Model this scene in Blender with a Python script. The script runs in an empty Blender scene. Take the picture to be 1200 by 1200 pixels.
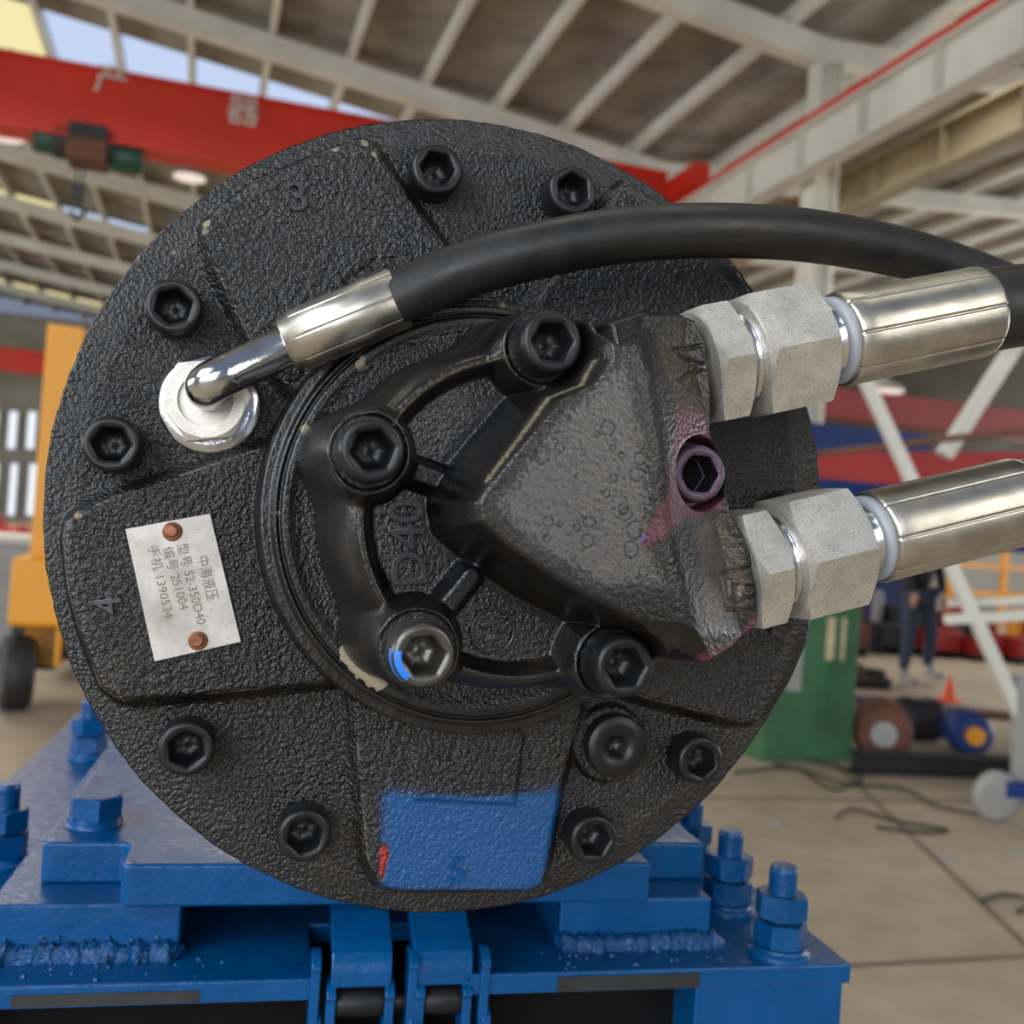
import bpy, bmesh, math, random
import numpy as np
from mathutils import Vector, Matrix
random.seed(7); rng = np.random.default_rng(7)
PI = math.pi
scn = bpy.context.scene
COL = scn.collection

# ------------------------------------------------------------------ camera
F = 1200.0
CAMH = 1.25
ROLL, PITCH = math.radians(4.0), math.radians(0.86)
_f = np.array([0, math.cos(PITCH), math.sin(PITCH)])
_r0 = np.array([1.0, 0, 0]); _u0 = np.cross(_r0, _f)
CR = math.cos(ROLL)*_r0 + math.sin(ROLL)*_u0
CU = -math.sin(ROLL)*_r0 + math.cos(ROLL)*_u0
CF = _f
EYE = np.array([0, 0, CAMH])
cam_d = bpy.data.cameras.new('camera'); cam = bpy.data.objects.new('camera', cam_d); COL.objects.link(cam)
cam.matrix_world = Matrix(((CR[0], CU[0], -CF[0], 0), (CR[1], CU[1], -CF[1], 0), (CR[2], CU[2], -CF[2], CAMH), (0, 0, 0, 1)))
cam_d.sensor_fit = 'HORIZONTAL'; cam_d.sensor_width = 36.0; cam_d.lens = 36.0
cam_d.clip_start = 0.02; cam_d.clip_end = 300
cam_d.dof.use_dof = True; cam_d.dof.focus_distance = 0.345; cam_d.dof.aperture_fstop = 13.0
scn.camera = cam

# ------------------------------------------------------------------ world, light, exposure
world = bpy.data.worlds.new('world'); scn.world = world; world.use_nodes = True
wn = world.node_tree; wn.nodes.clear()
wo = wn.nodes.new('ShaderNodeOutputWorld'); wb = wn.nodes.new('ShaderNodeBackground')
wb.inputs['Color'].default_value = (0.62, 0.74, 1.0, 1); wb.inputs['Strength'].default_value = 0.36
wn.links.new(wb.outputs[0], wo.inputs[0])
scn.view_settings.view_transform = 'Standard'; scn.view_settings.look = 'None'
scn.view_settings.gamma = 1.0; scn.view_settings.use_curve_mapping = False
scn.view_settings.exposure = -0.25

def area(name, loc, target, sx, sy, power, color):
    l = bpy.data.lights.new(name, 'AREA'); l.shape = 'RECTANGLE'; l.size = sx; l.size_y = sy
    l.energy = power; l.color = color
    o = bpy.data.objects.new(name, l); COL.objects.link(o); o.location = loc
    o.rotation_euler = (Vector(target)-Vector(loc)).to_track_quat('-Z', 'Y').to_euler()
    return o
# the open workshop door behind and left of the photographer, and the roof lights overhead
area('door_daylight', (-2.6, -2.0, 3.3), (0.0, 0.4, 1.2), 2.6, 1.8, 150, (0.86, 0.92, 1.0))
area('side_daylight', (2.4, -1.6, 2.2), (0.2, 0.4, 1.2), 1.4, 1.6, 34, (1.0, 0.95, 0.86))
area('rooflight_near', (0.2, 1.2, 6.8), (0.0, 0.6, 1.0), 5.0, 1.2, 60, (1.0, 0.95, 0.82))
HY = math.radians(17.0)                                  # the hall's long axis, turned left of the view
HT = np.array([math.cos(HY), math.sin(HY), 0.0]); HL = np.array([-math.sin(HY), math.cos(HY), 0.0])
def hall(t, l, z): return Vector(HT*t + HL*l + np.array([0, 0, z]))
for i, (t, l) in enumerate(((-3, 12), (-6, 26), (2, 26), (-10, 42), (3, 42), (12, 12), (12, 24))):
    area('high_bay_light', hall(t, l, 7.6), hall(t, l, 0), 5, 5, 620, (1.0, 0.95, 0.86))
area('window_daylight', hall(-31, 22, 4.0), hall(0, 24, 5.5), 40, 6, 6500, (0.9, 0.95, 1.0))  # added fill light out of view at left, brightens the roof
area('window_daylight', hall(31, 18, 4.0), hall(5, 22, 6.0), 40, 6, 5200, (0.95, 0.97, 1.0))  # matching fill added on the right, also to lift the roof
area('door_opening', hall(-8, -9, 3.0), hall(0, 20, 7.5), 14, 5, 1800, (0.92, 0.96, 1.0))  # added low fill behind the camera, aimed up at the roof

# ------------------------------------------------------------------ pixel helpers (authoring on real planes)
def ray(px, py): return (px-600)/F*CR - (py-600)/F*CU + CF
def onz(px, py, z):                                       # point of the plane at height z
    d = ray(px, py); return EYE + d*((z-CAMH)/d[2])
def aty(px, py, Y): d = ray(px, py); return EYE + d*(Y/d[1])
def hl(p): return float(np.dot(p, HT)), float(np.dot(p, HL))
MY = math.radians(15.0)                                   # the motor's face
MW = np.array([math.cos(MY), math.sin(MY), 0]); MN = np.array([-math.sin(MY), math.cos(MY), 0])
MCX, MCZ, MC = 0.0875, 0.0032, 0.400
MORG = EYE + MW*MCX + MN*MC + np.array([0, 0, MCZ])
def M(px, py, q):                                         # pixel -> motor coordinates (x, z) in mm on the plane q mm in front
    d = ray(px, py); p = d*((MC-q/1000.0)/np.dot(d, MN))
    return (float(np.dot(p, MW))-MCX)*1000, (p[2]-MCZ)*1000
def ML(px, py, q): x, z = M(px, py, q); return Vector((x/1000, -q/1000, z/1000))
def MP(pts, q): return np.array([M(a, b, q) for a, b in pts])

# ------------------------------------------------------------------ materials
def srgb(c): return tuple(((v/255)/12.92 if v/255 <= 0.04045 else ((v/255+0.055)/1.055)**2.4) for v in c) + (1.0,)
class NT:
    def __init__(s, name):
        s.m = bpy.data.materials.new(name); s.m.use_nodes = True; s.t = s.m.node_tree
        s.b = s.t.nodes['Principled BSDF']; s.co = s.t.nodes.new('ShaderNodeTexCoord')
    def n(s, ty, **kw):
        n = s.t.nodes.new(ty)
        for k, v in kw.items(): setattr(n, k, v)
        return n
    def l(s, a, b): s.t.links.new(a, b)
    def noise(s, scale, detail=3, rough=0.55, dist=0, stretch=None, vec=None):
        n = s.n('ShaderNodeTexNoise'); n.inputs['Scale'].default_value = scale; n.inputs['Detail'].default_value = detail
        n.inputs['Roughness'].default_value = rough; n.inputs['Distortion'].default_value = dist
        v = vec or s.co.outputs['Object']
        if stretch:
            mp = s.n('ShaderNodeMapping'); mp.inputs['Scale'].default_value = stretch; s.l(v, mp.inputs['Vector']); v = mp.outputs[0]
        s.l(v, n.inputs['Vector']); return n.outputs['Fac']
    def ramp(s, fac, stops):
        r = s.n('ShaderNodeValToRGB'); e = r.color_ramp.elements
        while len(e) < len(stops): e.new(0.5)
        for k, (p, c) in zip(e, stops): k.position = p; k.color = c if len(c) == 4 else tuple(c)+(1,)
        s.l(fac, r.inputs[0]); return r.outputs[0]
    def mix(s, fac, a, b, mode='MIX'):
        m = s.n('ShaderNodeMix', data_type='RGBA', blend_type=mode)
        for sock, v in ((m.inputs[0], fac), (m.inputs[6], a), (m.inputs[7], b)):
            if hasattr(v, 'is_output'): s.l(v, sock)
            else: sock.default_value = v
        return m.outputs[2]
    def math(s, op, a, b=0.0):
        m = s.n('ShaderNodeMath', operation=op)
        for sock, v in ((m.inputs[0], a), (m.inputs[1], b)):
            if hasattr(v, 'is_output'): s.l(v, sock)
            else: sock.default_value = v
        return m.outputs[0]
    def bump(s, h, strength, dist, prev=None):
        b = s.n('ShaderNodeBump'); b.inputs['Distance'].default_value = dist
        if hasattr(strength, 'is_output'): s.l(strength, b.inputs['Strength'])
        else: b.inputs['Strength'].default_value = strength
        s.l(h, b.inputs['Height'])
        if prev: s.l(prev, b.inputs['Normal'])
        s.l(b.outputs[0], s.b.inputs['Normal']); return b.outputs[0]
    def set(s, **kw):
        for k, v in kw.items():
            i = s.b.inputs[k.replace('_', ' ')]
            if hasattr(v, 'is_output'): s.l(v, i)
            else: i.default_value = v
        return s
def plain(name, c, rough=0.5, metal=0.0, var=0.25, scale=6, bump=0.0, bs=60, bd=0.002, spec=0.5):
    k = NT(name); c = srgb(c); d = tuple(v*(1-var) for v in c[:3])+(1,); e = tuple(min(1, v*(1+var*0.6)) for v in c[:3])+(1,)
    col = k.ramp(k.noise(scale, 4), ((0.3, d), (0.7, e)))
    k.set(Base_Color=col, Roughness=rough, Metallic=metal, Specular_IOR_Level=spec)
    if bump: k.bump(k.noise(bs, 4), bump, bd)
    return k.m
MAT = {}
def cast_black():
    k = NT('black_cast_paint')
    at = k.n('ShaderNodeAttribute', attribute_name='paint'); ax = k.n('ShaderNodeAttribute', attribute_name='grain')
    g = k.noise(620, 2, 0.5, 0.0); g2 = k.noise(1100, 2); lo = k.noise(26, 4)
    base = k.ramp(lo, ((0.3, srgb((8, 8, 9))), (0.7, srgb((17, 16, 16)))))
    dust = k.ramp(k.noise(60, 5, 0.7), ((0.52, (0, 0, 0, 1)), (0.72, (1, 1, 1, 1))))
    base = k.mix(k.math('MULTIPLY', dust, 0.12), base, srgb((86, 78, 64)))
    n = k.noise(900, 2); edge = k.math('ADD', at.outputs['Alpha'], k.math('MULTIPLY', k.math('SUBTRACT', n, 0.5), 0.9))
    msk = k.ramp(edge, ((0.42, (0, 0, 0, 1)), (0.58, (1, 1, 1, 1))))
    msk = k.mix(0.35, msk, at.outputs['Alpha'])
    col = k.mix(msk, base, at.outputs['Color'])
    k.set(Base_Color=col, Roughness=k.ramp(k.noise(45, 3), ((0.3, (0.24,)*3), (0.7, (0.38,)*3))), Specular_IOR_Level=0.5)
    h = k.math('ADD', g, k.math('MULTIPLY', g2, 0.35))
    k.bump(h, ax.outputs['Fac'], 0.0032)
    return k.m
MAT['cast'] = cast_black()
MAT['screw'] = plain('black_oxide_steel', (38, 38, 39), 0.36, 0.55, 0.3, 200, 0.15, 900, 0.0004)
MAT['screw_worn'] = plain('worn_black_oxide_steel', (92, 90, 86), 0.34, 0.8, 0.35, 160, 0.2, 700, 0.0004)
def zinc(name, c, rough, speck=0.0, metal=1.0):
    k = NT(name); c0 = srgb(c)
    n = k.noise(90, 5, 0.65); col = k.ramp(n, ((0.3, tuple(v*0.72 for v in c0[:3])), (0.62, c0)))
    if speck:
        sp = k.ramp(k.noise(1900, 2), ((0.36, (1, 1, 1)), (0.43, (0, 0, 0)))); col = k.mix(k.math('MULTIPLY', sp, speck), col, srgb((70, 66, 58)))
    k.set(Base_Color=col, Metallic=metal, Roughness=k.ramp(k.noise(40, 4), ((0.3, (rough*0.75,)*3), (0.7, (rough*1.2,)*3))))
    k.bump(k.noise(1200, 3), 0.12, 0.0005)
    return k.m
MAT['nut'] = zinc('zinc_nut', (214, 210, 200), 0.46, 0.5, 0.75)
MAT['sleeve'] = zinc('crimped_zinc_sleeve', (198, 193, 180), 0.37)
MAT['chrome'] = zinc('bright_plated_steel', (212, 213, 214), 0.16)
MAT['nylon'] = plain('white_nylon', (146, 150, 156), 0.4, 0, 0.06)
def rubber():
    k = NT('black_rubber_hose'); b = k.ramp(k.noise(50, 5, 0.7), ((0.3, srgb((16, 16, 17))), (0.75, srgb((36, 35, 33)))))
    k.set(Base_Color=b, Roughness=k.ramp(k.noise(70, 4), ((0.3, (0.36,)*3), (0.7, (0.55,)*3))), Specular_IOR_Level=0.45)
    k.bump(k.noise(500, 3), 0.2, 0.0006); return k.m
MAT['rubber'] = rubber()
def bluepaint(name='blue_machine_paint', c=(0, 71, 124)):
    k = NT(name); c0 = srgb(c); b = k.ramp(k.noise(35, 5), ((0.25, tuple(v*0.75 for v in c0[:3])), (0.7, c0)))
    k.set(Base_Color=b, Roughness=k.ramp(k.noise(60, 4), ((0.3, (0.2,)*3), (0.75, (0.40,)*3))), Specular_IOR_Level=0.28)
    p = k.bump(k.noise(110, 4, 0.6), 0.25, 0.003); k.bump(k.noise(700, 2), 0.15, 0.0008, p); return k.m
MAT['blue'] = bluepaint()
def weld():
    k = NT('painted_weld_bead'); c0 = srgb((0, 67, 118)); k.set(Base_Color=c0, Roughness=0.28)
    k.bump(k.noise(260, 4, 0.6, 0.8), 0.7, 0.004); return k.m
MAT['weld'] = weld()
MAT['bare'] = plain('bare_dark_steel', (42, 44, 46), 0.5, 0.3, 0.4, 60)
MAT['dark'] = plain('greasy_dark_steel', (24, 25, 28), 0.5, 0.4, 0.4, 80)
def plate_mat():
    k = NT('brushed_aluminium_plate'); b = k.ramp(k.noise(60, 5), ((0.3, srgb((150, 144, 136))), (0.65, srgb((196, 190, 182)))))
    st = k.ramp(k.noise(900, 2), ((0.27, srgb((60, 50, 44))), (0.33, (1, 1, 1, 1)))); b = k.mix(0.6, b, st, 'MULTIPLY')
    k.set(Base_Color=b, Metallic=0.35, Roughness=0.42); k.bump(k.noise(220, 3), 0.2, 0.0006); return k.m
MAT['plate'] = plate_mat()
MAT['etch'] = plain('dark_stamped_lettering', (120, 110, 98), 0.6)
MAT['copper'] = plain('rusty_rivet', (146, 94, 68), 0.5, 0.5, 0.4, 400)
MAT['bluemark'] = plain('blue_marker_paint', (30, 120, 220), 0.4)
MAT['castnum'] = plain('black_paint_smooth', (34, 34, 35), 0.3, 0, 0.2, 100, 0.2, 600, 0.0006, 0.6)
MAT['roof'] = plain('dusty_roof_deck', (140, 136, 125), 0.8, 0, 0.45, 0.9)
MAT['white'] = plain('pale_grey_steel_paint', (212, 209, 197), 0.6, 0, 0.15, 1.2)
MAT['tan'] = plain('dusty_tan_steel_paint', (160, 146, 118), 0.7, 0, 0.25, 1.0)
MAT['red'] = plain('red_crane_paint', (206, 46, 22), 0.5, 0, 0.12, 0.8)
MAT['yellow'] = plain('yellow_machine_paint', (226, 152, 26), 0.5, 0, 0.12, 2)
MAT['green'] = plain('worn_green_paint', (58, 100, 66), 0.5, 0, 0.35, 3)
MAT['dkgreen'] = plain('dark_green_motor_paint', (20, 66, 52), 0.5)
MAT['joint'] = plain('dirty_floor_joint', (104, 92, 76), 0.8, 0, 0.3, 3)
MAT['cowl'] = plain('faded_red_cowl', (190, 66, 58), 0.5, 0, 0.15, 3)
MAT['dimred'] = plain('dull_dark_red_paint', (128, 28, 18), 0.6, 0, 0.2, 2)
MAT['pit'] = plain('black_oily_steel', (6, 6, 7), 0.8, 0, 0.3, 60, spec=0.15)  # near-black stands in for shade in the frame voids; also lines a screw socket
MAT['black'] = plain('matt_black_parts', (30, 30, 32), 0.6, 0, 0.3, 5)
MAT['rust'] = plain('rusty_brown_steel', (98, 58, 38), 0.7, 0, 0.4, 9)
MAT['grey'] = plain('grey_parts', (150, 148, 144), 0.6, 0, 0.2, 4)
MAT['redm'] = plain('red_machine_paint', (158, 38, 34), 0.45, 0, 0.2, 3)
MAT['navy'] = plain('navy_machine_paint', (18, 50, 112), 0.45, 0, 0.2, 2)
MAT['wall'] = plain('dusty_wall_panel', (150, 148, 140), 0.8, 0, 0.2, 0.6)
MAT['skin'] = plain('skin', (190, 140, 112), 0.6)
MAT['denim'] = plain('dark_blue_trousers', (52, 60, 78), 0.9, 0, 0.2, 20)
MAT['cone'] = plain('orange_cone_plastic', (236, 84, 40), 0.5)
MAT['beige'] = plain('beige_card', (208, 190, 150), 0.7)
def emit(name, c, s):
    k = NT(name); k.set(Base_Color=(0, 0, 0, 1), Emission_Color=srgb(c), Emission_Strength=s); return k.m
MAT['sky_day'] = emit('translucent_rooflight_blue', (196, 214, 246), 1.15)
MAT['sky_warm'] = emit('translucent_rooflight_warm', (252, 240, 178), 1.1)
MAT['lamp'] = emit('lamp_glow', (250, 226, 214), 1.2)
MAT['window'] = emit('lit_window_glass', (235, 242, 250), 1.3)
def floor_mat():
    k = NT('dusty_concrete'); b = k.ramp(k.noise(0.55, 6, 0.6), ((0.3, srgb((146, 131, 109))), (0.7, srgb((184, 167, 142)))))
    b = k.mix(k.math('MULTIPLY', k.ramp(k.noise(5, 5, 0.65), ((0.35, (1, 1, 1)), (0.6, (0, 0, 0)))), 0.3), b, srgb((104, 92, 78)))
    k.set(Base_Color=b, Roughness=0.62); k.bump(k.noise(30, 4), 0.15, 0.01); return k.m
MAT['floor'] = floor_mat()

# ------------------------------------------------------------------ mesh helpers
class MB:
    def __init__(s): s.v = []; s.f = []; s.sm = []
    def add(s, vs, fs, smooth=False, M4=None):
        o = len(s.v)
        s.v += [tuple((M4 @ Vector(v)) if M4 else v) for v in vs]; s.f += [tuple(o+i for i in f) for f in fs]; s.sm += [smooth]*len(fs); return s
    def box(s, c, d, M4=None, rz=0):
        x, y, z = [k/2 for k in d]; R = Matrix.Rotation(rz, 4, 'Z')
        vs = [tuple(Vector(c) + (R @ Vector((i*x, j*y, k*z)))) for i in (-1, 1) for j in (-1, 1) for k in (-1, 1)]
        return s.add(vs, [(0, 1, 3, 2), (4, 6, 7, 5), (0, 4, 5, 1), (2, 3, 7, 6), (0, 2, 6, 4), (1, 5, 7, 3)], False, M4)
    def rings(s, rl, n=48, M4=None, cap0=True, cap1=True, smooth=True):
        """rl: (radius or f(theta), z) about local z"""
        vs = []
        for r, z in rl:
            for i in range(n):
                a = 2*PI*i/n; rr = r(a) if callable(r) else r
                vs.append((rr*math.cos(a), rr*math.sin(a), z(a) if callable(z) else z))
        fs = [(k*n+i, k*n+(i+1) % n, (k+1)*n+(i+1) % n, (k+1)*n+i) for k in range(len(rl)-1) for i in range(n)]
        s.add(vs, fs, smooth, M4)
        if cap0: s.add([vs[i] for i in range(n)], [tuple(range(n-1, -1, -1))], False, M4)
        if cap1: s.add(vs[-n:], [tuple(range(n))], False, M4)
        return s
    def prism(s, poly, z0, z1, M4=None, bev=0.0):
        n = len(poly); vs = [(x, y, z0) for x, y in poly]+[(x, y, z1) for x, y in poly]
        return s.add(vs, [tuple(range(n-1, -1, -1)), tuple(range(n, 2*n))]+[(i, (i+1) % n, n+(i+1) % n, n+i) for i in range(n)], False, M4)
    def bar(s, a, b, w, h=None):
        a, b = Vector(a), Vector(b); d = b-a; L = d.length; q = d.to_track_quat('Z', 'Y').to_matrix().to_4x4()
        return s.box((0, 0, L/2), (w, h or w, L), Matrix.Translation(a) @ q)
    def tube(s, pts, r, n=12, cap=True):
        pts = [Vector(p) for p in pts]; rs = r if isinstance(r, (list, tuple)) else [r]*len(pts); vs = []; up = None
        for i, p in enumerate(pts):
            t = (pts[min(i+1, len(pts)-1)]-pts[max(i-1, 0)]).normalized()
            if up is None: up = t.orthogonal().normalized()
            up = (up - t*up.dot(t)).normalized(); w = t.cross(up)
            vs += [tuple(p+(up*math.cos(2*PI*k/n)+w*math.sin(2*PI*k/n))*rs[i]) for k in range(n)]
        fs = [(k*n+i, k*n+(i+1) % n, (k+1)*n+(i+1) % n, (k+1)*n+i) for k in range(len(pts)-1) for i in range(n)]
        s.add(vs, fs, True)
        if cap: s.add(vs[:n], [tuple(range(n-1, -1, -1))]); s.add(vs[-n:], [tuple(range(n))])
        return s
    def mesh(s, name, mat):
        me = bpy.data.meshes.new(name); me.from_pydata(s.v, [], s.f); me.polygons.foreach_set('use_smooth', s.sm)
        if mat: me.materials.append(mat if not isinstance(mat, str) else MAT[mat])
        me.update(); return me
    def obj(s, name, mat, parent=None, bevel=0.0, seg=2, loc=None):
        o = bpy.data.objects.new(name, s.mesh(name, mat)); COL.objects.link(o)
        if parent: o.parent = parent
        if loc is not None: o.location = loc
        if bevel:
            b = o.modifiers.new('bevel', 'BEVEL'); b.width = bevel; b.segments = seg; b.limit_method = 'ANGLE'; b.angle_limit = math.radians(35); b.harden_normals = False
        return o
def thing(name, label, cat, loc=(0, 0, 0), rz=0, group=None):
    o = bpy.data.objects.new(name, None); o.empty_display_size = 0.1; COL.objects.link(o); o.location = loc; o.rotation_euler = (0, 0, rz)
    o['label'] = label; o['category'] = cat
    if group: o['group'] = group
    return o
def tag(o, label=None, cat=None, group=None, kind=None):
    for k, v in (('label', label), ('category', cat), ('group', group), ('kind', kind)):
        if v: o[k] = v
    return o
def inst(name, me, parent, loc=(0, 0, 0), rot=(0, 0, 0), M4=None):
    o = bpy.data.objects.new(name, me); COL.objects.link(o); o.parent = parent
    if M4 is not None: o.matrix_local = M4
    else: o.location = loc; o.rotation_euler = rot
    return o
def hexr(ap, ph=0): return lambda a: ap/math.cos(((a-ph) % (PI/3))-PI/6)
def nut_rings(ap, z0, z1, ri0, ri1, ph=0.0, c0=True, c1=True, k=0.5):
    hx = hexr(ap, ph); r0 = ap*0.97; zz = lambda zb, sg: (lambda a: zb+sg*(hx(a)-r0)*k)
    out_ = [(ri0, z0)]
    out_ += [(r0, z0), (hx, zz(z0, 1))] if c0 else [(hx, z0)]
    out_ += [(hx, zz(z1, -1)), (r0, z1)] if c1 else [(hx, z1)]
    return out_+[(ri1, z1)]
def text_mesh(txt, size, extrude, name, mat, bevel=0.0):
    c = bpy.data.curves.new('t', 'FONT'); c.body = txt; c.size = size; c.extrude = extrude; c.bevel_depth = bevel; c.align_x = 'CENTER'; c.align_y = 'CENTER'; c.resolution_u = 3
    o = bpy.data.objects.new('t', c); COL.objects.link(o); dg = bpy.context.evaluated_depsgraph_get(); dg.update()
    me = bpy.data.meshes.new_from_object(o.evaluated_get(dg)); me.name = name
    bpy.data.objects.remove(o); me.materials.clear(); me.materials.append(MAT[mat]); return me
def sdf(x, z, poly):                                       # positive inside
    poly = np.asarray(poly, float); d2 = np.full(x.shape, 1e12); ins = np.zeros(x.shape, bool); n = len(poly)
    for i in range(n):
        ax, az = poly[i]; bx, bz = poly[(i+1) % n]; ex, ez = bx-ax, bz-az
        wx, wz = x-ax, z-az; t = np.clip((wx*ex+wz*ez)/(ex*ex+ez*ez+1e-12), 0, 1)
        d2 = np.minimum(d2, (wx-ex*t)**2+(wz-ez*t)**2)
        c = ((az > z) != (bz > z)); xi = ax+(z-az)/(bz-az+1e-12)*ex; ins ^= c & (x < xi)
    d = np.sqrt(d2); return np.where(ins, d, -d)
def sstep(d, a, b):
    t = np.clip((d-a)/(b-a), 0, 1); return t*t*(3-2*t)
def smax(a, b, k):
    h = np.clip(0.5+0.5*(a-b)/k, 0, 1); return b*(1-h)+a*h+k*h*(1-h)
def seg(x, z, p, q):
    ex, ez = q[0]-p[0], q[1]-p[1]; t = np.clip(((x-p[0])*ex+(z-p[1])*ez)/(ex*ex+ez*ez), 0, 1)
    return np.hypot(x-p[0]-ex*t, z-p[1]-ez*t)
def attr_paint(me, rgba, grain):
    a = me.attributes.new('paint', 'FLOAT_COLOR', 'POINT'); a.data.foreach_set('color', rgba.astype(np.float32).ravel())
    g = me.attributes.new('grain', 'FLOAT', 'POINT'); g.data.foreach_set('value', grain.astype(np.float32).ravel())
def np_mesh(name, V, Q, mat):
    me = bpy.data.meshes.new(name); me.vertices.add(len(V)); me.vertices.foreach_set('co', V.astype(np.float32).ravel())
    me.loops.add(len(Q)*4); me.loops.foreach_set('vertex_index', Q.astype(np.int32).ravel())
    me.polygons.add(len(Q)); me.polygons.foreach_set('loop_start', np.arange(0, len(Q)*4, 4, dtype=np.int32))
    me.polygons.foreach_set('use_smooth', np.ones(len(Q), bool)); me.update(calc_edges=True); me.validate(); me.materials.append(MAT[mat]); return me

# =================================================================== THE MOTOR
motor = thing('hydraulic_motor', 'large black round cast hydraulic motor with five raised pads, bolts and ports A and B', 'motor', tuple(MORG), MY)
mo = motor
# --- polar heightfield for the round housing face
PADS = {
 3: MP([(238,262),(262,238),(300,211),(370,181),(425,162),(440,170),(448,190),(523,292),(590,420),(480,520),(400,520),(296,402),(250,305)], 20),
 4: MP([(78,610),(90,602),(130,585),(322,521),(560,560),(560,640),(400,797),(260,811),(140,820),(118,805),(95,745),(80,690),(74,630)], 20),
 5: MP([(414,800),(424,920),(432,1005),(446,1038),(470,1044),(620,1044),(636,1036),(654,933),(680,835),(660,700),(470,700)], 20),
 1: MP([(953,728),(950,752),(932,795),(905,838),(886,849),(760,818),(690,790),(640,700),(700,560),(960,650)], 20)}
c4, s4 = math.cos(math.radians(71.5)), math.sin(math.radians(71.5))
PADS[2] = np.array([(x*c4-z*s4, x*s4+z*c4) for x, z in PADS[1]])*0.985
BOSSES = []
def face_h(x, z):
    r = np.hypot(x, z)
    h = 13.0 - sstep(r, 140.9, 142.2)*2.0 - np.clip((r-142.0)/10.5, 0, 1)*10.0 - sstep(r, 151.8, 152.8)*1.5
    for k, p in PADS.items():
        d = sdf(x, z, p); ph = 20.0 - np.clip((r-146)/7, 0, 1)*2.0
        h = np.where(d > -7, np.maximum(h, h + (ph-h)*sstep(d, -5.2, 1.0)), h)
    d = sdf(x, z, R5); h = h + 1.6*sstep(d, -1.2, 0.6)
    h = h - 0.9*sstep(1.2-np.abs(sdf(x, z, R3)-0.6), 0, 0.9)
    for bx, bz, br, bh in BOSSES: h = np.maximum(h, 13+(bh-13)*sstep(br-np.hypot(x-bx, z-bz), -0.9, 0.9))
    hub = 35.0 + 2.0*sstep(76.8-r, 0, 2.0) - 1.3*sstep(1.0-np.abs(r-73.4), 0, 0.8) - 1.6*sstep(69.5-r, 0, 1.2)
    h = h + (hub-h)*sstep(81.8-r, 0, 2.2)
    return h
R5 = MP([(485,868),(484,935),(602,941),(612,862),(560,800),(500,800)], 20)
R3 = MP([(402,330),(440,302),(462,300),(470,312),(468,340),(420,352)], 20)
plug_c = M(717, 873, 19); BOSSES.append((plug_c[0], plug_c[1], 15.2, 18.5))
na, nr = 1080, 226
rr = np.concatenate([np.linspace(30, 70, 16, endpoint=False), np.linspace(70, 84, 30, endpoint=False), np.linspace(84, 152.8, 110)])
rr = np.concatenate([rr, [152.8]]); nr = len(rr)
th = np.linspace(0, 2*PI, na, endpoint=False); RR, TH = np.meshgrid(rr, th, indexing='ij')
X, Z = RR*np.cos(TH), RR*np.sin(TH); H = face_h(X, Z)
# uneven worn rim
H[-1] = -6.0
wob = 0.12*np.sin(TH*23+1)+0.1*np.sin(TH*57)+0.1*np.sin(TH*131+2)*np.sin(TH*7); fal = np.clip((RR-150)/2.6, 0, 1)
X += wob*fal*np.cos(TH); Z += wob*fal*np.sin(TH)
paint = np.zeros((nr, na, 4)); grain = np.full((nr, na), 0.62)
grain[(RR < 82)] = 0.12; grain[RR < 69] = 0.5
grain = np.where((RR > 142.5), 0.3, grain)
def spray(x, z, P, c, rgba, w0, w1):
    m = sstep(sdf(x, z, P), w0, w1)[..., None]; rgba[..., :3] = rgba[..., :3]*(1-(m > 0)) + np.array(c[:3])*(m > 0); rgba[..., 3:] = np.maximum(rgba[..., 3:]*(m <= 0), m)
blueS = MP([(455,925),(452,1037),(628,1037),(640,1005),(656,935),(655,922),(560,938)], 20)
spray(X, Z, blueS, srgb((0, 64, 114)), paint, -6.5, 2.5)
grain = np.where(sdf(X, Z, blueS) > 0, 0.3, grain)
spray(X, Z, MP([(444,992),(453,990),(455,1003),(449,1024),(445,1032)], 20), srgb((140, 26, 16)), paint, -0.5, 0.8)
paint[..., 3] *= np.where(Z > M(550, 940, 20)[1]+3, 0.55, 1)
dot = lambda x, z, px, py, q, r: sstep(r-np.hypot(x-M(px, py, q)[0], z-M(px, py, q)[1]), -0.4, 0.6)
chipc = np.array(srgb((120, 108, 84))[:3])
for px, py, q, r in ((422,428,36,1.9),(424,420,36,1.2),(357,503,36,1.7),(91,604,20,1.4),(427,168,19,1.5),(438,182,19,1.1),(392,174,19,1.6),(242,262,20,1.5),(240,270,20,1.3),(326,601,36,0.9),(445,300,20,0.8),(205,300,8,0.8),(162,304,8,1.0),(590,357,36,1.2)):
    m = dot(X, Z, px, py, q, r); paint[..., :3] = np.where((m > 0.02)[..., None], chipc, paint[..., :3]); paint[..., 3] = np.maximum(paint[..., 3], m)
chip = MP([(405,752),(447,790),(458,800),(440,812),(412,790),(396,772),(400,758)], 36)
nz = rng.normal(size=(nr, na))*0.25
wx = 0.5*np.sin(X*0.7+Z*0.9)+0.3*np.sin(X*0.8-Z*1.3+1)+0.25*np.sin(X*2.1+Z*1.3); spray(X+wx, Z+wx*0.7, chip, srgb((142, 130, 110)), paint, -0.3, 0.3)
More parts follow.
